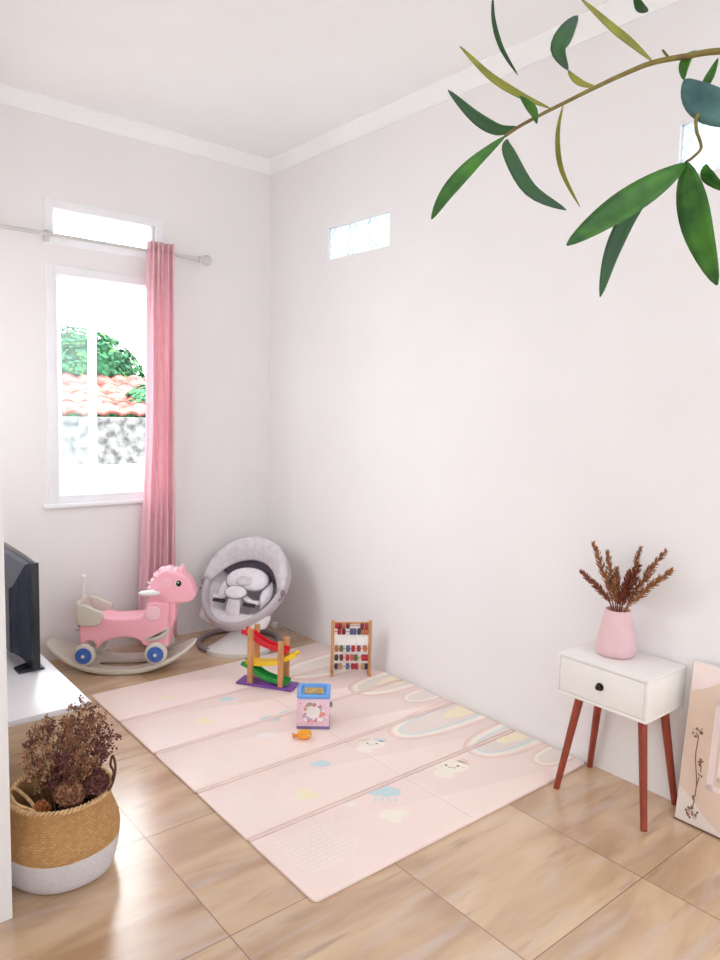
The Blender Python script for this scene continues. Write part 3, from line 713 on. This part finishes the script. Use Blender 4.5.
pl = MB(); pl.tube(cr([(-.243, 0, .385), (-.242, 0, .46), (-.238, 0, .52), (-.236, 0, .548)], 5), [.011]*3+[.012]*8+[.015]*3+[.014, .008], 12, flat=(1, 1.3)); pl.build('push_handle', M_light, po, smooth=80)
for kz, kr in ((.36, .013), (.25, .017)):
    kb = MB(); kb.ball((-.262, -.05, kz), (kr, .02, kr), 8); kb.build('rear_clip', M_chrome, po, smooth=80)
for wx in (-.206, .192):
    for sy in (-1, 1):
        wz = rock(wx)+.030+.061
        w_ = MB(); w_.lathe([(.045, -.022), (.056, -.02), (.063, -.012), (.064, 0), (.063, .012), (.056, .02), (.045, .022)], axis='y', n=32, c=(wx, sy*.117, wz)); wo = w_.build('wheel', M_cream, po, smooth=50)
        h_ = MB(); h_.lathe([(.046, -.024), (.044, -.027), (.03, -.0265), (.015, -.029), (.008, -.034), (.002, -.035)], axis='y', n=28, c=(wx, sy*.117, wz), M=Matrix.Scale(sy, 4, Vector((0,1,0))))
        h_.lathe([(.046, .0), (.046, -.0245)], axis='y', n=28, c=(wx, sy*.117, wz), M=Matrix.Scale(sy, 4, Vector((0,1,0)))); hb_ = h_.build('hub', M_blue, wo, smooth=50, label='blue hub')
        k_ = MB(); k_.ball((wx, sy*(.117+.036), wz), (.010, .006, .010), 8); k_.build('hub_cap', M_light, hb_, smooth=80)
    ax = MB(); ax.tube([(wx, -.1, wz), (wx, .1, wz)], .012, 10); ax.build('axle', M_cream, po)

# ------------------------------------------------------------------ baby swing
SO = Vector((-.435, -.37, 0))
sw = thing('baby_swing', 'grey electric baby swing with hood and pillow in the room corner', 'baby swing', SO)
a_ = Vector((.9*.41, .43*.41, .44)); La = a_.length/2; a_.normalize()
b_ = Vector((.43, -.9, 0)).normalized(); n_ = b_.cross(a_).normalized()
if n_.z < 0: n_ = -n_
ctr = Vector((.035, -.015, .385)); Lb = .285
def S(u, v, w=0): return ctr+a_*u*La+b_*v*Lb+n_*w
def egg(t, sc=1.0, w=0):
    u = math.cos(t); v = math.sin(t)*(1+.05*math.cos(t)); return S(u*sc, v*sc, w)
NS = 56
rg = MB(); rings = []
for k in range(NS):
    t = 2*PI*k/NS; c_ = egg(t); o_ = (egg(t, 1.0)-ctr).normalized()
    rings.append([c_+o_*.026*math.cos(q)*(.9)+n_*.04*math.sin(q) for q in [2*PI*j/12 for j in range(12)]])
rg.loft(rings, loop=True); rg.build('seat_ring', M_ring, sw, smooth=80)
sh = MB(); rings = []
for i in range(11):
    r = .985-.975*i/10
    rings.append([egg(2*PI*k/NS, r, -.16*(1-r*r)+.012) for k in range(NS)])
bk2 = [[p-n_*.014 for p in r] for r in rings[::-1]]
sh.loft(rings+bk2, loop=True); 
sh.build('seat_shell', M_grey, sw, smooth=80)
# front cushion (thigh part) and side wings
cz = MB(); rings = []
for i in range(13):
    v = -.86+1.72*i/12; ww = math.sqrt(max(.02, 1-v*v))
    rings.append([S(-.56-.30*ww*.9+.22*math.cos(q)*.8, v, -.045+.03*ww+.028*math.sin(q)) for q in [2*PI*j/12 for j in range(12)]])
cz.loft(rings); cz.build('leg_cushion', M_greyl, sw, smooth=80)
for s_ in (-1, 1):
    wg = MB(); rings = []
    for i in range(9):
        u = -.42+.62*i/8; ww = math.sin(PI*(i+.6)/9.2)
        rings.append([S(u+.03*math.cos(q), s_*(.58-.05*i/8+.13*math.cos(q)*ww), -.03-.01*i/8+.035*ww*math.sin(q)) for q in [2*PI*j/10 for j in range(10)]])
    wg.loft(rings); wg.build('side_wing', M_greyl, sw, smooth=80)
# dark strip behind the pillow: shade under the hood, put in as colour
shd = MB(); rings = []
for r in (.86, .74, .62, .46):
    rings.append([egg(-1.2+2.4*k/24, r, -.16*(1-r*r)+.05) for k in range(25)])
shd.loft(rings, closed=False); o = shd.build('hood_shade_strip', M_hoodshade, sw, smooth=80, label='dark violet grey strip painted as shade under the hood'); md = o.modifiers.new('t', 'SOLIDIFY'); md.thickness = .004
def pad(mb, u0, v0, ru, rv, w0, th, k=0, n=40):
    rings = []
    for i in range(9):
        ph = -PI/2+PI*i/8; rad = max(.03, math.cos(ph))**.6
        ring = []
        for j in range(n):
            t = 2*PI*j/n; bean = 1-k*max(0, -math.cos(t))**3
            ring.append(S(u0+ru*rad*math.cos(t)*bean, v0+rv*rad*math.sin(t), w0+th*math.sin(ph)))
        rings.append(ring)
    mb.loft(rings); return mb
pd = MB(); pad(pd, .11, 0, .31, .55, .0, .035, .25); pi = pd.build('head_pillow', M_greyl, sw, smooth=80)
pp = MB(); pp.tube([S(.11+.31*math.cos(t)*(1-.25*max(0, -math.cos(t))**3), .55*math.sin(t), .0) for t in [2*PI*j/48 for j in range(48)]], .006, 6, loop=True); pp.build('piping', mat('grey_piping', (150,140,148), .8, .2), pi, label='darker grey piping')
pp = MB(); pad(pp, .04, 0, .12, .22, .032, .010); pp.build('pillow_dimple', M_grey, pi, smooth=80)
hp = MB(); pad(hp, -.30, .0, .15, .28, .06, .022); hb2 = hp.build('harness_pad', M_greyl, sw, smooth=80)
pp = MB(); pp.tube([S(-.30+.15*math.cos(t), .28*math.sin(t), .06) for t in [2*PI*j/40 for j in range(40)]], .005, 6, loop=True); pp.build('piping', MATS['grey_piping'], hb2)
cs = MB(); cs.tube([S(-.38, 0, .05), S(-.60, 0, .02), S(-.8, 0, -.02)], [.035, .042, .045], 12, flat=(.5, 1.3), up=n_); cs.build('crotch_strap', M_greyl, sw, smooth=80)
for s_ in (-1, 1):
    bl_ = MB(); bl_.tube(cr([S(-.36, s_*.24, .05), S(-.42, s_*.42, .035), S(-.40, s_*.62, .03)], 5), .009, 8, flat=(.4, 1.6), up=n_); bl_.build('belt', M_grey, sw, smooth=60)
    bl_ = MB(); M4 = Matrix((tuple(a_)+(0,), tuple(b_)+(0,), tuple(n_)+(0,), (0,0,0,1))).transposed(); M4.translation = S(-.50, s_*.40, .035)
    bl_.box((-.012, -.045, -.007), (.012, .045, .007), M4, bev=.004); bl_.build('buckle', M_dark, sw, label='dark buckle')
# hood: folded fabric band over the head end
hdm = MB(); rings = []
for i in range(41):
    t = -1.62+3.24*i/40; fl = math.cos(t*.94)**.5 if abs(t*.94) < PI/2 else 0
    wr = .006*math.sin(i*1.9)+.004*math.sin(i*3.3)
    row = []
    for j in range(15):
        q = j/14; sc = 1.09-.50*q*(.2+.8*fl); h_ = (.018+.075*math.sin(PI*(.12+.88*q)**.8)*(.25+.75*fl)) + wr*math.sin(PI*q)*1.2 + .02*fl*(1-q)
        row.append(egg(t, sc, h_))
    rings.append(row)
hdm.loft(rings, closed=False); o = hdm.build('hood', M_grey, sw, smooth=80); md = o.modifiers.new('t', 'SOLIDIFY'); md.thickness = .012; md.offset = -1
for s_, t in ((1, -1.66), (-1, 1.66)):
    j = MB(); c_ = egg(t, 1.07, .02); j.ball(c_, (.018, .018, .022), 8); j.tube(cr([c_, c_-n_*.01-a_*.035, c_-a_*.055+n_*.01], 4), .007, 8); j.build('hood_hinge', M_ringd, sw, smooth=80)
# base: floor ring, flared white foot, neck
br_ = MB(); br_.tube([(.255*math.cos(t), .255*math.sin(t), .0165) for t in [2*PI*k/64 for k in range(64)]], .0165, 10, loop=True); br_.build('base_ring', M_ringd, sw, smooth=80)
cd = Vector((-.50, -.86, 0)).normalized(); sd = Vector((-cd.y, cd.x, 0))
ft = MB(); rings = []
neck = Vector((-.05, -.08, 0))
for i in range(14):
    q = i/13; e_ = q**2.1
    c0 = neck.lerp(cd*.16, e_); rw = .026+(.20-.026)*e_; rd = .022+(.128-.022)*e_; z = .150*(1-q)**1.0+.026
    ring = []
    for k in range(36):
        t = 2*PI*k/36; p = c0+sd*rw*math.cos(t)+cd*rd*math.sin(t); 
        ring.append((p.x, p.y, z))
    rings.append(ring)
rings.append([(p[0], p[1], .001) for p in rings[-1]])
ft.loft(rings); ft.build('flared_foot', M_light, sw, smooth=60)
nk = MB(); nk.tube([neck+Vector((0,0,.15)), neck+Vector((0, .0, .185)), ctr-n_*.14-a_*.12], [.028, .03, .045], 20); nk.build('neck', M_ring, sw, smooth=60)

# plug adapter and its lead on the floor behind the swing
pa = thing('power_adapter', 'small white plug adapter with thin lead on floor behind the swing', 'adapter', (-.062, -.225, 0), .5)
b = MB(); b.box((-.026, -.02, 0), (.026, .02, .038), bev=.006); b.build('plug_body', M_light, pa)
b = MB(); b.tube(cr([(.02, -.015, .012), (.01, -.06, .004), (-.04, -.12, .003), (-.06, -.20, .003), (-.10, -.26, .003)], 8), .0026, 8); b.build('lead', M_light, pa)

# ------------------------------------------------------------------ ramp racer toy
rt = thing('ramp_racer_toy', 'wooden ramp toy with red, yellow and green slides on purple base', 'toy', (-.676, -1.098, MT+.001), math.atan2(-.267, .178))
p_ = MB(); p_.box((-.165, -.057, 0), (.165, .057, .013), bev=.003); p_.build('base', mat('purple_paint', (128,78,168), .4, .4, var=.04), rt)
for x, zt in ((-.085, .32), (.095, .268)):
    for y_ in (-.042, .042):
        q = MB(); q.box((x-.015, y_-.009, .013), (x+.015, y_+.009, zt), bev=.002); q.build('post', M_wood, rt)
def ramp(name, rgb, pts):
    mb = MB(); P = cr([(x, z, 0) for x, z in pts], 8); rings = []
    for i, p in enumerate(P):
        t = (P[min(i+1, len(P)-1)]-P[max(i-1, 0)]).normalized(); nx, nz = -t.y, t.x
        sec = [(-.0325, .020), (-.0265, .020), (-.0265, .005), (.0265, .005), (.0265, .020), (.0325, .020), (.0325, -.004), (-.0325, -.004)]
        rings.append([(p.x+nx*h, w_, p.y+nz*h) for w_, h in sec])
    mb.loft(rings); mb.build(name, mat(name+'_paint', rgb, .35, .45, var=.03), rt, smooth=30)
ramp('red_ramp', (214,36,52), [(-.148, .285), (-.10, .272), (-.03, .232), (.04, .212), (.118, .20)])
ramp('yellow_ramp', (246,206,44), [(.172, .205), (.12, .178), (.05, .146), (-.03, .130), (-.118, .128)])
ramp('green_ramp', (38,160,70), [(-.148, .105), (-.10, .088), (-.03, .05), (.04, .030), (.125, .024)])

# ------------------------------------------------------------------ abacus
ab = thing('wooden_abacus', 'wooden abacus with rows of coloured beads standing by the wall', 'abacus', (-.205, -1.245, MT+.001), math.atan2(-.129, .179))
for sx in (-1, 1):
    u = MB(); u.box((sx*.108-.009, -.011, 0), (sx*.108+.009, .011, .318), bev=.002); u.build('upright', M_wood, ab)
    u = MB(); u.box((sx*.108-.0085, -.045, 0), (sx*.108+.0085, .045, .014), bev=.003); u.build('foot', M_wood, ab)
tp = MB(); tp.box((-.099, -.007, .298), (.099, .007, .308), bev=.002); tp.build('top_bar', M_wood, ab)
wb = MB(); wb.box((-.099, -.004, .172), (.099, .004, .235), bev=.001); wb.build('white_board', mat('white_card', (246,244,242), .5, .3), ab, label='blank white board')
bc = {'r': (176,48,52), 'd': (120,44,50), 'o': (190,110,70), 'g': (92,112,60), 'b': (96,98,138), 'n': (62,58,74), 't': (196,148,104), 'p': (206,96,100), 'y': (198,160,86)}
rows = [(.288, 'rdd__d'), (.253, '_r_rbnt'), (.152, 'tgbrro'), (.098, 'nd_rpgr'.replace('g', 'g')), (.046, 'n_brd')]
xs = {.288: [-.086, -.066, -.046, -.022, .06, .085], .253: [-.07, -.045, .0, .018, .044, .068, .088], .152: [-.084, -.056, -.018, .012, .044, .08], .098: [-.084, -.055, -.02, .006, .028, .07, .088], .046: [-.084, -.06, -.018, .012, .034, .07, .088]}
cols = {.288: 'rdoddr', .253: 'rdbbnoo', .152: 'ogbrro', .098: 'ndrpgrr', .046: 'ntbrrtn'}
for z in xs:
    r_d = MB(); r_d.tube([(-.1, 0, z), (.1, 0, z)], .0028, 8); rodo = r_d.build('bead_rod', M_wood, ab)
    for x, c_ in zip(xs[z], cols[z]):
        be = MB(); be.lathe([(.005, -.0105), (.015, -.0105), (.0185, -.006), (.0185, .006), (.015, .0105), (.005, .0105)], axis='x', n=14, c=(x, 0, z))
        be.build('bead', mat('bead_'+c_, bc[c_], .4, .4), rodo, smooth=40)

# ------------------------------------------------------------------ activity cube and fish
ck = thing('activity_cube', 'pastel activity cube with blue open top on the play mat', 'toy', (-.752, -1.638, MT+.001), -.66)
ccm = [mat('cube_pink_paint', (240,206,220), .45, .35, var=.03, vscale=30), mat('cube_white_paint', (246,240,240), .45, .35), mat('cube_rose_paint', (228,136,160), .45, .35), mat('cube_coral_paint', (232,160,128), .45, .35), mat('cube_lilac_paint', (196,184,216), .45, .35), mat('cube_green_paint', (160,176,140), .45, .35)]
Sx = .077
c = MB(); c.box((-Sx, -Sx, .012), (Sx, Sx, .148), bev=.004)
rs = random.Random(3)
for face_ in range(4):
    A = Matrix.Rotation(face_*PI/2, 4, 'Z')
    def dsk(x, z, r, m_, lay):
        c.mi = m_
        c.face([c.bm.verts.new(A @ Vector((x+r*math.cos(t), -Sx-.0002-.0002*lay, z+r*math.sin(t)))) for t in [2*PI*q/12 for q in range(12)]])
    dsk(0, .082, .036, 1, 1)
    for q in range(34):
        t = 2*PI*q/34; r = .043+rs.uniform(-.007, .007); dsk(r*math.cos(t), .082+r*math.sin(t), rs.uniform(.004, .010), rs.choice([2, 2, 3, 5, 1, 4]), 2+q % 4)
    for q in range(16):
        x, z = rs.uniform(-.068, .068), rs.uniform(.02, .142)
        if math.hypot(x, z-.082) > .056: dsk(x, z, rs.uniform(.003, .006), rs.choice([2, 4, 1]), 2)
c.mi = 0; c.build('cube_body', ccm, ck, smooth=30)
c = MB(); c.box((-Sx-.002, -Sx-.002, 0), (Sx+.002, Sx+.002, .012), bev=.003); c.build('bottom_board', mat('cube_purple_paint', (128,110,160), .45, .35), ck)
c = MB(); q = Sx+.003; z0 = .148; z1 = .167
rings = [[(sx*w_, sy*w_, z) for sx, sy in ((-1,-1),(1,-1),(1,1),(-1,1))] for w_, z in ((q-.012, z0), (q, z0), (q, z1), (q-.02, z1), (q-.024, z0+.004))]
def rsq(w_, z, r=.012):
    o_ = []
    for cx, cy, a0 in ((1,1,0),(-1,1,90),(-1,-1,180),(1,-1,270)):
        for i in range(5):
            a = math.radians(a0+22.5*i); o_.append((cx*(w_-r)+r*math.cos(a), cy*(w_-r)+r*math.sin(a), z))
    return o_
c.loft([rsq(q-.004, z0), rsq(q, z0+.004), rsq(q, z1-.005), rsq(q-.004, z1), rsq(q-.016, z1), rsq(q-.020, z1-.004), rsq(q-.022, z0+.006)], caps=(True, True))
c.build('blue_rim', mat('sky_blue_paint', (112,168,234), .4, .4, var=.03), ck, smooth=40)
c = MB(); c.box((-.046, -.032, z0+.006), (.046, .036, z0+.014), bev=.003)
for i in range(5): c.ball((-.034+.017*i, -.004+.01*math.sin(i*2.1), z0+.016), (.011, .016, .008), 8)
c.build('shape_tray', mat('tan_wood_pieces', (204,172,112), .5, .35, var=.15, vscale=40), ck, smooth=60)
kn = MB(); kn.lathe([(.012, 0), (.014, .006), (.01, .012), (.002, .014)], axis='x', n=16, c=(Sx, -.02, .1)); kn.build('side_knob', mat('cube_green_knob', (110,130,110), .45, .35), ck)
fs = thing('orange_fish_toy', 'small orange and yellow fish toy lying in front of the activity cube', 'toy', (-.898, -1.752, MT+.001), math.atan2(-.64, .77)+.15)
M_or = mat('orange_plastic', (248,168,40), .35, .45, var=.08, vscale=20)
b = MB(); b.ball((.008, 0, .022), (.036, .026, .022), 10); b.build('fish_body', M_or, fs, smooth=80)
b = MB(); b.prism([(-.022, 0), (-.046, .02), (-.042, 0), (-.046, -.02)], .012, .022, 'xy'); b.build('tail', mat('deep_orange_plastic', (240,140,30), .35, .45), fs)
b = MB(); b.pillow([(p.x, p.y) for p in cr([(-.008, .032, 0), (.004, .046, 0), (.024, .036, 0), (.02, .028, 0)], 4, True)], -.004, .004, .003); b.build('fin', M_or, fs, smooth=60)
b = MB(); b.ball((.028, -.019, .024), (.0045, .0035, .0045), 8); b.build('eye', M_light, fs, smooth=80)

# ------------------------------------------------------------------ olive tree by the camera
ot = thing('olive_branch_tree', 'leafy green olive branch reaching in from the upper right', 'plant', (-1.85, -4.19, 0))
OB = Vector((-1.85, -4.19, 0))
M_lf = [mat('olive_leaf_green', (62,116,28), .35, .4, var=.3, vscale=30, rgb2=(32,78,22)), mat('olive_leaf_underside_skylit', (86,126,124), .4, .4, var=.2, vscale=30, rgb2=(60,98,100)),  # second one: leaf underside with bluish sky sheen mixed into its colour
        mat('olive_leaf_young', (132,130,48), .45, .35, var=.15, vscale=30), mat('olive_leaf_dark', (42,84,36), .38, .4, var=.2, vscale=30, rgb2=(50,74,56))]
M_tw = mat('olive_twig', (128,116,52), .6, .3, var=.15, vscale=40, rgb2=(104,80,44)); M_bark = mat('olive_bark', (110,96,80), .85, .2, var=.2, vscale=20, bump=.5, bscale=40)
CAMP = Vector((-2.75773, -4.36294, 1.54162))
LEAVES = [
  ([(-2.1491, -3.8516, 1.8287), (-2.183, -3.8407, 1.7964), (-2.2124, -3.8336, 1.763), (-2.2338, -3.8329, 1.7326)], 0.0145, 20, 0),
  ([(-2.1476, -3.8532, 1.8257), (-2.142, -3.8506, 1.8146), (-2.1203, -3.8647, 1.7775), (-2.0859, -3.8869, 1.7592)], 0.0145, -15, 3),
  ([(-2.1383, -3.8593, 1.8384), (-2.1464, -3.8395, 1.8387), (-2.1568, -3.8156, 1.8558), (-2.1703, -3.7871, 1.8883)], 0.0125, 20, 3),
  ([(-2.1117, -3.8788, 1.859), (-2.1269, -3.8508, 1.8761), (-2.1425, -3.8218, 1.8999), (-2.1583, -3.791, 1.9361)], 0.0072, 30, 2),
  ([(-2.127, -3.8509, 1.8751), (-2.1264, -3.8615, 1.864), (-2.1275, -3.8707, 1.853), (-2.1313, -3.8782, 1.8381)], 0.0094, 10, 0),
  ([(-2.0729, -3.9079, 1.8821), (-2.081, -3.8963, 1.8864), (-2.0851, -3.8876, 1.8939), (-2.0866, -3.8807, 1.9037)], 0.0063, 20, 2),
  ([(-2.0866, -3.8807, 1.9037), (-2.091, -3.8698, 1.9262), (-2.0807, -3.8713, 1.9472), (-2.0675, -3.8755, 1.9663)], 0.0185, 10, 3),
  ([(-2.0267, -3.9427, 1.9096), (-2.0523, -3.9328, 1.9226), (-2.0783, -3.9227, 1.935), (-2.1096, -3.907, 1.9568)], 0.0073, 30, 2),
  ([(-2.1004, -3.8874, 1.8646), (-2.0977, -3.8803, 1.8351), (-2.0874, -3.8802, 1.8017), (-2.0653, -3.8901, 1.7657)], 0.0052, 30, 2),
  ([(-2.1121, -3.7943, 2.0048), (-2.1071, -3.793, 1.9796), (-2.0961, -3.797, 1.952), (-2.0779, -3.8068, 1.9252)], 0.0052, 30, 3),
  ([(-2.0005, -3.8999, 2.0052), (-1.9944, -3.9018, 1.9963), (-1.9881, -3.9033, 1.9917), (-1.9798, -3.9059, 1.9905)], 0.0094, 30, 3),
  ([(-1.9908, -3.9709, 1.9222), (-1.995, -3.9638, 1.9163), (-1.9953, -3.9603, 1.9074), (-1.9925, -3.9597, 1.8964)], 0.0104, 20, 0),
  ([(-1.9925, -3.9597, 1.8964), (-1.9963, -3.977, 1.873), (-1.9884, -4.0033, 1.8546), (-1.9718, -4.0361, 1.842)], 0.0333, 15, 1),
  ([(-1.9742, -3.9855, 1.9155), (-1.9762, -3.9812, 1.9024), (-1.9782, -3.9766, 1.8913), (-1.9784, -3.973, 1.8843)], 0.0084, 20, 0),
  ([(-1.9886, -3.9878, 1.8051), (-1.989, -3.9885, 1.7968), (-1.9845, -3.9933, 1.7887), (-1.9722, -4.0051, 1.7766)], 0.0125, 20, 0),
  ([(-2.0039, -3.9751, 1.8056), (-2.0468, -3.965, 1.7766), (-2.0988, -3.9482, 1.7403), (-2.1477, -3.9339, 1.7055)], 0.0271, 20, 0),
  ([(-1.9997, -3.9657, 1.8037), (-2.031, -3.936, 1.7655), (-2.0467, -3.9203, 1.7186), (-2.0528, -3.9129, 1.669)], 0.0177, -20, 3),
  ([(-2.0046, -3.9743, 1.8066), (-2.0161, -3.9865, 1.7735), (-2.0237, -4.0039, 1.7245), (-2.0264, -4.0258, 1.6724)], 0.0292, 15, 0),
]
bfac = (('main', [(-2.1491, -3.8516, 1.8287), (-2.1366, -3.8606, 1.8395), (-2.1192, -3.8734, 1.8519), (-2.0985, -3.8888, 1.8657), (-2.0745, -3.9067, 1.8815), (-2.0506, -3.9246, 1.8963), (-2.0267, -3.9428, 1.9091), (-1.9993, -3.9645, 1.9167), (-1.9723, -3.9861, 1.9228), (-1.924, -4.0261, 1.9234), (-1.868, -4.10, 1.89), (-1.85, -4.185, 1.80)], .0017, .005),
        ('sub', [(-2.0046, -3.9743, 1.8066), (-1.9985, -3.9785, 1.812), (-1.992, -3.9831, 1.8225), (-1.9945, -3.9776, 1.8422), (-1.9911, -3.9788, 1.8589), (-1.9661, -3.9968, 1.8805), (-1.9412, -4.015, 1.902), (-1.924, -4.0261, 1.9234)], .0016, .003),
        ('top', [(-2.1121, -3.7943, 2.0048), (-2.11, -3.80, 2.02), (-2.06, -3.85, 2.045), (-2.0005, -3.90, 2.03), (-1.93, -4.02, 1.99), (-1.85, -4.17, 1.88)], .0015, .004),
        ('link', [(-2.0005, -3.8999, 2.0052), (-1.998, -3.90, 2.02), (-1.99, -3.915, 2.028)], .0012, .0015),
        ('stub', [(-2.0135, -3.9533, 1.9135), (-2.0165, -3.950, 1.919), (-2.019, -3.948, 1.9225)], .0015, .001))
for nm, pts, r0, r1 in bfac:
    P = [p-OB for p in cr(pts, 5)]; k = len(P)
    mb = MB(); mb.tube(P, [r0+(r1-r0)*(i/(k-1))**2 for i in range(k)], 7); mb.build('branch', M_tw, ot, smooth=80)
def leaf(pts, wd, roll, m_):
    P = cr(pts, 5); k = len(P); mb = MB(); rows = []
    for i, p in enumerate(P):
        t = (P[min(i+1, k-1)]-P[max(i-1, 0)]).normalized(); vw = (CAMP-p).normalized(); sd = t.cross(vw).normalized()
        sd = Matrix.Rotation(math.radians(roll), 3, t) @ sd; nn = sd.cross(t).normalized()
        u = i/(k-1); prof_ = max(0, math.sin(PI*(u*.985+.01)**1.08))**.9*.98+.04
        hw = wd/2*prof_/math.cos(math.radians(roll))
        rows.append([p+sd*hw*q+nn*(abs(q)*hw*.22) - OB for q in (-1, -.5, 0, .5, 1)])
    mb.loft(rows, closed=False); o = mb.build('leaf', M_lf[m_], ot, smooth=80); md = o.modifiers.new('t', 'SOLIDIFY'); md.thickness = .0007
for L_ in LEAVES: leaf(*L_)
tr = MB(); tr.tube(cr([(0, 0, .26), (.015, .01, .8), (-.01, -.005, 1.3), (0, .005, 1.8), (0, .02, 1.9)], 6), [.017-.0004*i for i in range(25)], 10); tr.build('trunk', M_bark, ot, smooth=80)
pt = MB(); pt.lathe([(.06, 0), (.10, 0), (.105, .01), (.135, .27), (.14, .29), (.13, .29), (.125, .25), (.02, .25)], n=32); pt.build('pot', M_light, ot, smooth=40)

# ------------------------------------------------------------------ outside the window
def stain_mat():
    m = mat('stained_render', (196,196,194), .9, .1, rgb2=(112,114,113), vscale=11, bump=.3, bscale=30); return m
gwl = thing('garden_wall', 'stained grey render garden wall outside beyond the window', 'wall', (0, 3.1, 0))
g = MB(); g.box((-4, -.1, -.3), (4, .1, .9)); g.build('lower_band', mat('white_limewash', (236,238,240), .9, .1, var=.02), gwl, smooth=0, label='white lower band')
g = MB(); g.box((-4, -.085, .9), (4, .085, 1.385)); g.build('upper_band', stain_mat(), gwl, smooth=0)
g = MB(); g.box((-6, .13, -.4), (6, 9, -.3)); struct(g.build('ground', mat('concrete_ground', (190,188,184), .9, .1, var=.1), smooth=0))
rf = MB(); NX, NY = 240, 4
for j in range(NY):
    y0, z0 = 3.22+.22*j, 1.39+.105*j; rows = []
    for (dy, dz) in ((0, 0), (.0, .028), (.24, .135)):
        rows.append([(-4+6.0*i/NX*1.0 - (0 if j % 2 else 0), y0+dy, z0+dz+.035*abs(math.sin(PI*i/8))) for i in range(NX+1)])
    rf.loft(rows, closed=False)
o = rf.build('tiled_roof', mat('clay_roof_tile', (174,92,82), .8, .2, var=.15, vscale=10, rgb2=(216,156,146)), None, smooth=50); md = o.modifiers.new('t', 'SOLIDIFY'); md.thickness = .02
tag(o, 'wavy red clay tile roof behind the garden wall outside', 'roof')
iv = MB(); rs = random.Random(5)
def ivy(cx, cy, cz, rx, ry, rz, n):
    iv.mi = 0; iv.ball((cx, cy, cz), (rx*.9, ry*.9, rz*.9), 12)
    for q in range(n):
        v = Vector((rs.gauss(0, 1), rs.gauss(0, 1), rs.gauss(0, 1))).normalized()
        p = Vector((cx+rx*v.x, cy+ry*v.y, cz+rz*v.z))*1.0; n1 = (v+Vector((rs.uniform(-.6, .6), rs.uniform(-.6, .6), rs.uniform(-.2, .8)))).normalized()
        t = n1.orthogonal().normalized(); t = Matrix.Rotation(rs.uniform(0, 6.28), 3, n1) @ t; s = n1.cross(t); r = rs.uniform(.028, .05)
        A = [iv.bm.verts.new(x) for x in (p-t*r, p-t*r*.3+s*r*.75, p+t*r, p-t*r*.3-s*r*.75, p+n1*r*.2)]
        iv.mi = 0 if rs.random() < .8 else 1
        for x, y in ((0, 1), (1, 2), (2, 3), (3, 0)): iv.face([A[x], A[y], A[4]])
for a in ((.1, 4.5, 1.7, .9, .45, .72, 3600), (-1.2, 4.7, 1.7, .8, .4, .6, 600), (1.3, 4.4, 1.4, .7, .4, .5, 500), (.70, 3.62, 1.42, .36, .26, .34, 900), (.2, 4.5, .3, .8, .35, .66, 200)): ivy(*a)
o = iv.build('ivy_hedge', [mat('ivy_green', (84,152,108), .6, .3, var=.3, vscale=8), mat('ivy_light_green', (120,178,100), .6, .3, var=.2, vscale=8)], None, smooth=0)
tag(o, 'dense green ivy hedge growing over the roof outside the window', 'hedge'); o['kind'] = 'stuff'
an = MB(); an.tube([(-.03, 4.3, 1.5), (-.03, 4.3, 3.0), (-.03, 4.3, 3.35)], [.012, .012, .009], 8); an.box((-.05, 4.285, 3.1), (.0, 4.315, 3.16), bev=.005)
tag(an.build('thin_pole', mat('grey_pole', (150,146,150), .6, .3), None), 'thin grey pole rising above the ivy outside the window', 'pole')

# ------------------------------------------------------------------ light
wd = bpy.data.worlds.new('hazy_sky'); SC.world = wd; wd.use_nodes = True
N = wd.node_tree.nodes; L = wd.node_tree.links; bg = N['Background']
tc = N.new('ShaderNodeTexCoord'); sp = N.new('ShaderNodeVectorMath'); sp.operation = 'DOT_PRODUCT'; L.new(tc.outputs['Generated'], sp.inputs[0]); sp.inputs[1].default_value = (-.12, .9, .25)
mr = N.new('ShaderNodeMapRange'); mr.interpolation_type = 'SMOOTHSTEP'; mr.inputs['From Min'].default_value = -.6; mr.inputs['From Max'].default_value = .7
mr.inputs['To Min'].default_value = 1.3; mr.inputs['To Max'].default_value = 7.2
L.new(sp.outputs['Value'], mr.inputs['Value']); L.new(mr.outputs[0], bg.inputs['Strength'])
bg.inputs['Color'].default_value = (.935, .972, 1.0, 1)

# ------------------------------------------------------------------ camera
cam = bpy.data.cameras.new('camera'); co = bpy.data.objects.new('camera', cam); COL.objects.link(co); SC.camera = co
cam.sensor_fit = 'VERTICAL'; cam.sensor_height = 36; cam.lens = 718.537/960*36; cam.clip_start = .02
r0 = Vector((0.77103, -0.63627, 0.026)); u0 = Vector((0.04288, 0.0926, 0.99478)); f0 = Vector((0.63536, 0.76589, -0.09868))
m4 = Matrix((r0, u0, -f0)).transposed().to_4x4(); m4.translation = CAMP; co.matrix_world = m4
SC.view_settings.view_transform = 'Standard'; SC.view_settings.look = 'None'; SC.view_settings.gamma = 1; SC.view_settings.use_curve_mapping = False
SC.view_settings.exposure = .24
SC.cycles.use_denoising = True
SC.cycles.max_bounces = 10; SC.cycles.diffuse_bounces = 6; SC.cycles.transparent_max_bounces = 16
